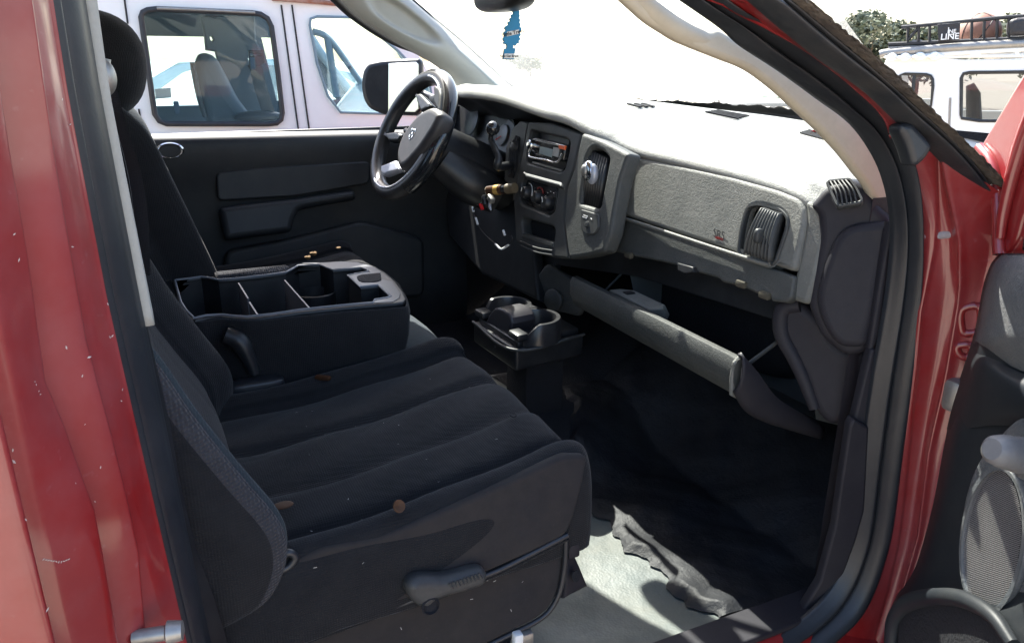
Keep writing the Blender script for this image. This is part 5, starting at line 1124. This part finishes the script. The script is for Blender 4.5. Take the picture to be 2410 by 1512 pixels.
# painted steel door frame above the belt, with the black run channel
fr_ = [(2302, 346), (2322, 312), (2348, 268), (2384, 206), (2412, 160), (2470, 60), (2560, -60), (2640, -60), (2560, 120), (2490, 300), (2440, 420), (2402, 520), (2392, 562), (2378, 588), (2358, 600), (2347, 596), (2345, 560), (2344, 505), (2332, 400), (2318, 368)]
df = plate('door_frame', [dq(u, v, -.002) for u, v in fr_], NN, .045, M['paintc'], T, bev=.008, res=3, r=.006)
tube('frame_flange', [dq(u, v, .002) for u, v in [(2305, 348), (2328, 376), (2342, 420), (2349, 505), (2350, 560), (2352, 598)]], .008, M['paintc'], df, res=24)
tube('frame_fold', [dq(u, v, .004) for u, v in [(2560, 20), (2480, 170), (2420, 300), (2386, 400), (2362, 500), (2354, 560)]], [.012, .012, .010, .008, .006], M['paintc'], df, res=26)
plate('run_channel', [dq(u, v, .006) for u, v in [(2660, -60), (2580, 120), (2510, 300), (2456, 430), (2418, 520), (2404, 560), (2400, 590), (2440, 588), (2520, 440), (2620, 200), (2720, -60)]], NN, .03, M['rubber'], T, bev=.006)
# outer skin of the door
o_ = HG-NN*.13
mesh('door_skin', [o_+Vector((0, 0, -.46))+DA*.0, o_+DA*1.05+Vector((0, 0, -.46)), o_+DA*1.05+Vector((0, 0, .25)), o_+Vector((0, 0, .25)), HG-NN*.02+Vector((0, 0, -.46)), HG-NN*.02+Vector((0, 0, .25))], [(0, 1, 2, 3), (0, 3, 5, 4)], M['paintc'], T, None)
# ================================================================== white van parked on the driver's side
VY = 2.0
V = root('cargo_van', (.6, 2.9, 0), 'old white van parked beside the truck, seen past its driver side', 'van')
vq = lambda u, v, d=0: U(u, v, 'y', VY+d)
zv = zo(0, 0, 2.362); zv2 = zo(1000, 0, 2.362)
w1 = [vq(*zv(*p)) for p in [(1062, 130), (1075, 95), (1110, 78), (1180, 70), (1900, 100), (1960, 110), (2010, 140), (2040, 200), (2090, 560), (2122, 850), (2112, 900), (2080, 925), (2010, 932), (1250, 930), (1200, 910), (1165, 860), (1130, 620), (1090, 330)]]
w2 = [vq(*p) for p in [(728, 60), (730, 45), (745, 40), (835, 42), (872, 68), (935, 120), (1010, 200), (1020, 262), (1000, 270), (800, 264), (770, 225), (745, 150)]]
w0 = [Vector((x, VY, z)) for x, z in ((-.75, 1.66), (-.05, 1.665), (.0, 1.25), (-.70, 1.25))]
ol = [Vector((x, VY, z)) for x, z in ((-2.6, .45), (2.3, .45), (2.5, .95), (2.45, 1.12), (1.70, 1.19), (1.58, 1.22), (1.24, 1.765), (.9, 1.775), (-2.55, 1.80))]
vb = plate('van_body', ol, (0, -1, 0), .03, M['white'], V, bev=.004, holes=[w0, w1, w2], hr=.0)
# far side with its windows, roof, ends, floor
w1f = [Vector((p.x+dx, VY+1.8, p.z)) for p, dx in zip(w1, [0]*len(w1))]
fw = [[Vector((x, VY+1.8, z)) for x, z in q] for q in (((-.75, 1.64), (-.05, 1.64), (-.05, 1.22), (-.75, 1.22)), ((.10, 1.60), (.92, 1.60), (.98, 1.20), (.10, 1.20)), ((1.00, 1.60), (1.14, 1.60), (1.45, 1.22), (1.06, 1.22)))]
plate('far_side', [Vector((p.x, VY+1.8, p.z)) for p in ol], (0, -1, 0), .03, M['vanint'], V, bev=.004, holes=fw)
sgrid('van_roof', [[(x, y, 1.80+.16*math.sin(math.pi*(y-VY+.02)/1.84)**.7 if VY < y < VY+1.8 else 1.79) for y in np.linspace(VY-.02, VY+1.82, 13)] for x in (-2.6, -1, .4, 1.0)], 10, 30, M['white'], V, thick=.02, smooth=180)
tube('drip_rail', [(x, VY-.025, 1.782-.012*(x+2.6)/3.7) for x in (-2.6, -1, 0, .6, 1.05)], .009, M['rust'], V, res=20)
mesh('van_headliner', [(-2.5, VY+.03, 1.74), (1.0, VY+.03, 1.74), (1.0, VY+1.78, 1.74), (-2.5, VY+1.78, 1.74)], [(0, 1, 2, 3)], M['vanint'], V, None)
mesh('van_floor', [(-2.5, VY+.03, .6), (2.2, VY+.03, .6), (2.2, VY+1.78, .6), (-2.5, VY+1.78, .6)], [(0, 1, 2, 3)], M['vanint'], V, None)
box('rear_bulkhead', (-1.4, VY+.9, 1.2), (.04, 1.74, 1.1), M['vanint'], V)
box('van_dashboard', (1.42, VY+.9, 1.08), (.34, 1.7, .20), M['vanlt'], V, bev=.05)
box('van_hood', (2.0, VY+.9, 1.08), (.9, 1.7, .12), M['white'], V, bev=.05)
for s in (0, 1): tube('windshield_post', [(1.20, VY+.05+1.7*s, 1.74), (1.38, VY+.05+1.7*s, 1.47), (1.60, VY+.05+1.7*s, 1.18)], .028, M['vanlt'], V, res=10)
# windows: rubber frames and tinted panes
for k, (w_, b_) in enumerate(((w1, 'window'), (w2, 'window'))):
    p_ = mesh('window', [p+Vector((0, .012, 0)) for p in w_], [list(range(len(w_)))], M['vanglass'], V, None)
    tube('window_rubber', [p+Vector((0, -.012, 0)) for p in w_], .011 if k == 0 else .006, M['rubberd'] if k == 0 else M['vanlt'], p_, closed=True, n=8)
mesh('window', w0, [(0, 1, 2, 3)], M['vanglass'], V, None)
for k, q in enumerate(fw): mesh('window', q, [(0, 1, 2, 3)], M['vanglass'], V, None)
tube('drip_trim', [vq(*zv(x, y), -.02) for x, y in ((1180, 62), (1500, 74), (1920, 95))], .006, M['steel'], V, res=8)
# body seams and belt mouldings
for (x0, y0), (x1, y1) in (((2118, 38), (2250, 1000)), ((2198, 38), (2332, 1000)), ((935, -20), (962, 180)), ((1045, 820), (1075, 1000))):
    tube('panel_gap', [vq(*zv(x0, y0), -.004), vq(*zv(x1, y1), -.004)], .0035, M['ink'], V, n=6)
for dz in (0, -.012, -.022):
    tube('belt_moulding', [(-2.4, VY-.012, 1.178+dz), (0, VY-.012, 1.182+dz), (1.4, VY-.012, 1.175+dz)], .0034, M['steel'], V, n=6)
# quarter light and posts of the front door
tube('quarter_post', [vq(771, 90, .03), vq(792, 228, .03)], .016, M['vanlt'], V, n=8)
tube('quarter_rail', [vq(736, 74, .03), vq(765, 84, .03), vq(790, 110, .03), vq(850, 195, .03)], .014, M['vanlt'], V, res=16)
tube('quarter_clip', [vq(820, 160, .02), vq(826, 157, .02)], .008, M['vanint'], V)
plate('van_interior_lump', [vq(790, 255, .25), vq(815, 222, .25), vq(845, 186, .25), (vq(900, 200, .25)), vq(900, 262, .25), vq(830, 265, .25)], (0, -1, .2), .08, M['vanlt'], V, bev=.02)  # lump of the van's interior behind the front door glass
# seat, belt post and belt inside
def vin(x, y, d): return vq(*zv(x, y), d)
seat = plate('van_seat', [vin(*p, .55) for p in [(1445, 480), (1480, 400), (1530, 388), (1600, 410), (1680, 560), (1760, 720), (1860, 850), (1900, 960), (1560, 960), (1530, 860), (1480, 700)]], (-.2, -1, .1), .25, M['vanint'], V, bev=.05, res=4, r=.03, smooth=60)
tube('seat_piping', [vin(*p, .545) for p in [(1450, 470), (1462, 560), (1500, 740), (1545, 880)]], .012, M['rubber'], seat, res=12)
plate('belt_post', [vin(*p, .9) for p in [(1510, 120), (1540, 270), (1550, 380), (1620, 390), (1690, 640), (1830, 860), (1990, 960), (2000, 600), (1880, 480), (1870, 440), (1960, 380), (1930, 300), (1920, 120)]], (0, -1, 0), .05, M['vanint'], V, bev=.01, holes=[[vin(*p, .9) for p in [(1580, 275), (1595, 275), (1606, 300), (1598, 312), (1585, 300)]]])
tube('van_belt', [vin(*p, .5) for p in [(1900, 470), (1930, 520), (1960, 650), (2000, 780), (2040, 900)]], .03, M['rubber'], V, res=14, flat=.1, up=(1, 0, .3))
plate('belt_buckle', [vin(*p, .49) for p in [(1870, 380), (1990, 380), (2000, 470), (1960, 500), (1880, 500)]], (0, -1, 0), .02, M['rubber'], V, bev=.004, holes=[[vin(*p, .49) for p in [(1882, 405), (1978, 392), (1975, 412), (1890, 425)]]])
for p in ((1330, 810), (1900, 480)): box('window_catch', vin(*p, .03), (.02, .02, .05), M['vanint'], V, bev=.004)
ell('van_steering_wheel', vin(1950, 880, .5), (.12, .05, .03), M['rubber'], V)
sticker = plate('window_sticker', [vin(*p, 1.70) for p in [(1165, 670), (1285, 660), (1290, 735), (1172, 745)]], (0, -1, 0), .002, M['whitep'], V, bev=.0003)
tube('rain_gutter', [vq(*p, -.02) for p in ((640, -4), (740, 4), (850, 14), (960, 22))], .010, M['rust'], V, res=14)
for x in (1.75, -1.6):
    wl_ = lathe('wheel', [(.0, .02), (.16, .02), (.19, .0), (.20, .03), (.31, .03), (.345, -.01), (.345, -.19)], (x, VY-.02, .345), (0, -1, 0), M['rubber'], V, n=32)
    lathe('hub_cap', [(.0, .035), (.10, .030), (.16, .022)], (x, VY-.02, .345), (0, -1, 0), M['steel'], wl_, n=24)

# pale car beyond the van
Cc = root('parked_car', (1.4, 6.2, 0), 'pale teal car glimpsed through the window of the white van', 'car')
cx, cy = 1.5, 5.4
side = [(-2.1, .35), (2.0, .35), (2.15, .6), (2.1, .82), (1.1, .95), (.5, 1.36), (-.1, 1.47), (-.9, 1.44), (-1.6, 1.05), (-2.15, .95)]
hol = [(.95, .98), (.42, 1.32), (-.1, 1.41), (-.85, 1.38), (-1.35, 1.04)]
plate('car_side', [Vector((cx+a, cy, b)) for a, b in side], (0, -1, 0), .04, M['teal'], Cc, bev=.015, r=.12, holes=[[Vector((cx+a, cy, b)) for a, b in hol]], hr=.06)
plate('car_far_side', [Vector((cx+a, cy+1.6, b)) for a, b in side], (0, -1, 0), .04, M['teal'], Cc, bev=.015, r=.12, holes=[[Vector((cx+a, cy+1.6, b)) for a, b in hol]], hr=.06)
for a, b in zip(side[3:], side[4:]):
    mesh('car_panel', [(cx+a[0], cy, a[1]), (cx+b[0], cy, b[1]), (cx+b[0], cy+1.6, b[1]), (cx+a[0], cy+1.6, a[1])], [(0, 1, 2, 3)], M['teal'] if a[1] < 1.0 or a[1] > 1.4 else M['vanglass'], Cc, None)
for x in (-1.35, 1.3): lathe('car_wheel', [(.0, .0), (.19, .0), (.20, -.02), (.31, -.02), (.32, .0), (.32, .18)], (cx+x, cy-.03, .32), (0, -1, 0), M['rubber'], Cc, n=26)
box('car_pillar', (cx-.2, cy, 1.2), (.07, .04, .44), M['vanint'], Cc, bev=.01)

# ================================================================== white sport utility car ahead on the right, loaded rack
SP = (5.75, 2.3, 1.0); SNm = Vector((-.80, -.60, 0)).normalized(); SNn = tuple(SNm)
sq = lambda u, v, d=0: UP(u, v, tuple(Vector(SP)+SNm*d), SNn)
zx = lambda x, y: zb(x, y)
sv_c = sq(2330, 300); SV = root('white_suv', (sv_c.x, sv_c.y, 0), 'white off road wagon with a loaded black roof rack', 'suv')
body_ = [(1560, 350), (1600, 342), (1890, 335), (1990, 360), (2389, 352), (3400, 320), (4300, 380), (4300, 1500), (1400, 1500), (1400, 900), (1470, 700), (1520, 470)]
q1 = [(1640, 455), (1670, 446), (1800, 450), (1826, 458), (1838, 478), (1840, 520), (1828, 640), (1660, 640)]
q2 = [(2012, 470), (2025, 445), (2060, 438), (2420, 434), (2640, 440), (2640, 730), (2120, 728), (2014, 712), (2010, 690)]
q3 = [(2740, 440), (3300, 430), (3380, 700), (2740, 730)]
hb_ = plate('suv_side', [sq(*zx(*p)) for p in body_], SNn, .05, M['white'], SV, bev=.012, r=.10, holes=[[sq(*zx(*p)) for p in q] for q in (q1, q2, q3)], hr=.02)
top = [sq(*zx(x, y)) for x, y in ((1560, 352), (2000, 352), (2600, 345), (3400, 322))]
sgrid('suv_roof', [[p-SNm*d+Vector((0, 0, h)) for p in top] for d, h in ((0, .0), (.06, .035), (.4, .06), (.9, .06), (1.3, .03))], 14, 24, M['white'], SV, thick=.02, smooth=180)
plate('suv_far_side', [sq(*zx(*p))-SNm*1.35 for p in body_], SNn, .05, M['white'], SV, bev=.012, holes=[[sq(*zx(*p))-SNm*1.35 for p in q] for q in (q1, q2, q3)])
for q in (q1, q2, q3):
    w_ = mesh('window', [sq(*zx(*p), -.02) for p in q], [list(range(len(q)))], M['suvglass'], SV, None)
    tube('window_seal', [sq(*zx(*p), .004) for p in q], .012, M['black'], w_, closed=True, n=6)
tube('window_post', [sq(*zx(1728, 446), .004), sq(*zx(1712, 640), .004)], .012, M['rubber'], SV)
tube('door_gap', [sq(*zx(1944, 590), .002), sq(*zx(1940, 700), .002), sq(*zx(1930, 1000), .002)], .008, M['steel'], SV, n=6)
plate('suv_seat', [sq(*zx(*p), -.5) for p in [(2040, 520), (2090, 500), (2130, 560), (2140, 740), (2040, 740)]], SNn, .14, M['rubber'], SV, bev=.04)
for x in (1750, 3500):
    p_ = sq(*zx(x, 1200), .03); p_.z = .35
    wl_ = lathe('wheel', [(.0, .02), (.18, .02), (.20, .03), (.31, .03), (.35, -.01), (.35, -.2)], p_, SNn, M['rubber'], SV, n=30)
    lathe('hub_cap', [(.0, .04), (.12, .032), (.18, .022)], p_, SNn, M['steel'], wl_, n=24)
gut = [(1520, 330), (1580, 318), (1900, 290), (2389, 262), (3300, 225)]
tube('roof_rail', [sq(*zx(*p), .02) for p in gut], .030, M['steel'], SV, res=24)
tube('roof_rail', [sq(*zx(x, y+34), .015) for x, y in gut[1:]], .018, M['white'], SV, res=24)
# rack basket
rt = [(1650, 165), (1900, 142), (2100, 122), (2389, 98), (3200, 60)]; rb_ = [(1570, 268), (1800, 258), (2100, 245), (2389, 232), (3200, 200)]
for off_ in (.0, -1.0):
    tube('rack_rail', [sq(*zx(*p), off_) for p in rt], .014, M['black'], SV, res=20, n=6)
    tube('rack_rail', [sq(*zx(*p), off_) for p in rb_], .015, M['black'], SV, res=20, n=6)
    tube('rack_rail', [sq(*zx(x, y+22), off_) for x, y in rb_], .014, M['steel'], SV, res=20, n=6)
for x in (1690, 1756, 1822, 2075, 2150, 2228, 2300, 2480, 2620, 2760, 2900):
    yt = np.interp(x, [p[0] for p in rt], [p[1] for p in rt]); yb = np.interp(x, [p[0] for p in rb_], [p[1] for p in rb_])
    tube('rack_bar', [sq(*zx(x, yt)), sq(*zx(x-4, yb))], .010, M['black'], SV, n=6)
tube('rack_bar', [sq(*zx(1690, 240)), sq(*zx(1752, 170))], .012, M['black'], SV, n=6)
tube('rack_rail', [sq(*zx(1690, 166)), sq(*zx(1690, 166), -1.0)], .02, M['black'], SV, n=6)
for k in range(7):
    tube('rack_floor_bar', [sq(*zx(1640+160*k, 262-6*k)), sq(*zx(1640+160*k, 262-6*k), -1.0)], .012, M['black'], SV, n=6)
for x in (1740, 2250, 2800): box('rack_foot', sq(*zx(x, 285), -.05), (.06, .06, .10), M['black'], SV, bev=.01)
rnd = random.Random(6)
for x in (1600, 1680, 1770, 1860):
    ell('crumpled_sheet', sq(*zx(x, 342+rnd.uniform(-6, 6)), .03), (.06, .04, .025), M['whitep'], SV, fn=lambda q: q*(1+.3*math.sin(q.x*90)*math.cos(q.z*130)))
lp = root('load_panel', sq(*zx(1930, 230), .03), 'black panel lettered LINE strapped to the roof rack', 'panel')
plate('panel_board', [sq(*zx(*p), .05) for p in [(1868, 146), (2006, 136), (2000, 240), (1872, 250)]], SNn, .03, M['bag'], lp, bev=.004)
sr = sq(*zx(2000, 140))-sq(*zx(1880, 148))
text('panel_letters', 'LINE', sq(*zx(1942, 222), .053), sr, (0, 0, 1), .058, M['wink'], lp, bold=.001)
text('panel_letters', 'INE', sq(*zx(1954, 190), .053), sr, (0, 0, 1), .036, M['wink'], lp, bold=.0006)
plate('tall_letter', [sq(*zx(*p), .053) for p in [(1932, 165), (1938, 165), (1938, 206), (1966, 204), (1966, 209), (1932, 211)]], SNn, .002, M['wink'], lp, bev=.0003)
bgb = root('black_bundle', sq(*zx(2390, 170), .0), 'black tarpaulin bundle at the right end of the roof rack', 'bundle')
plate('bundle', [sq(*zx(*p), .05) for p in [(2298, 120), (2360, 104), (2600, 92), (2620, 205), (2400, 214), (2296, 216)]], SNn, .3, M['bag'], bgb, bev=.03, res=4, r=.03)
bc = sq(*zx(2120, 205), -.20)
bk_ = root('basketball', bc, 'brown basketball resting inside the roof rack of the white car', 'ball')
ell('ball', bc, (.145, .145, .145), M['ball'], bk_)
for axv in ((1, 0, .2), (.2, 1, .1), (-.6, .6, .5)):
    x, y, n = frame(axv); tube('seam', [bc+x*(.1448*math.cos(t))+y*(.1448*math.sin(t)) for t in np.linspace(0, 2*math.pi, 40, endpoint=False)], .0035, M['ink'], bk_, closed=True, n=5)

# ================================================================== trees
tm = mat('tree_bark', (.10, .075, .05), .9, var=.3)
lmats = [mat('leaves_'+n, c, .7, spec=.2) for n, c in (('dark', (.10, .115, .075)), ('mid', (.12, .14, .09)), ('light', (.14, .155, .11)))]
def tree(name, base, h, w, seed, label, nleaf=2600, leaf=.11):
    t = root(name, base, label, 'tree', 'trees beyond the parked vehicles'); rnd = random.Random(seed); B = Vector(base)
    tube('trunk', [B, B+Vector((.05, 0, h*.3)), B+Vector((-.05, .1, h*.62))], [h*.045, h*.03, h*.015], tm, t, res=10)
    clumps = []
    for k in range(16):
        a = rnd.uniform(0, 6.28); r_ = w*rnd.uniform(.15, .85)*(1-.15*rnd.random()); z = h*rnd.uniform(.45, .92)
        c = B+Vector((r_*math.cos(a), r_*math.sin(a), z)); clumps.append((c, w*rnd.uniform(.24, .46), rnd.randrange(3)))
        tube('limb', [B+Vector((0, 0, h*rnd.uniform(.25, .5))), (B+Vector((0, 0, h*.45))+c)/2, c], [h*.016, h*.010, h*.004], tm, t, n=5, res=6)
    V_, F_, I_ = [], [], []
    for k in range(nleaf):
        c, s, mi = rnd.choice(clumps); d = Vector((rnd.gauss(0, 1), rnd.gauss(0, 1), rnd.gauss(0, 1))).normalized()*s*rnd.random()**.45; d.z *= .75
        p = c+d; a = Vector((rnd.gauss(0, 1), rnd.gauss(0, 1), rnd.gauss(0, .6))).normalized()*leaf*rnd.uniform(.5, 1.2); b = a.cross(Vector((rnd.gauss(0, 1), rnd.gauss(0, 1), rnd.gauss(0, 1)))).normalized()*leaf*rnd.uniform(.3, .6)
        n_ = len(V_); V_ += [p-a, p+b, p+a, p-b]; F_.append((n_, n_+1, n_+2, n_+3)); I_.append(min(2, max(0, mi+rnd.choice((-1, 0, 0, 1)))))
    cr = mesh('crown', V_, F_, lmats, t, None)
    cr.data.polygons.foreach_set('material_index', I_)
    return t
def gp_(u, v, dist):
    d = _ray(u, v); d = d/np.linalg.norm(d[:2]); p = CAM+d*dist; return (p[0], p[1], 0)
tree('broad_tree', gp_(2050, 100, 24), 2.75, 1.25, 1, 'pale green tree behind the roof rack, left of the lettered panel', 4200, .09)
tree('broad_tree', gp_(2170, 100, 30), 2.5, 1.7, 2, 'bushy tree behind the ladder bars of the roof rack', 3600, .11)
tree('broad_tree', gp_(2430, 100, 28), 2.9, 1.3, 3, 'tree at the right edge beyond the white wagon', 3200, .11)
tree('broad_tree', gp_(1248, 195, 70), 1.6, 2.0, 4, 'faint far tree seen through the windshield beside the left pillar', 900, .2)
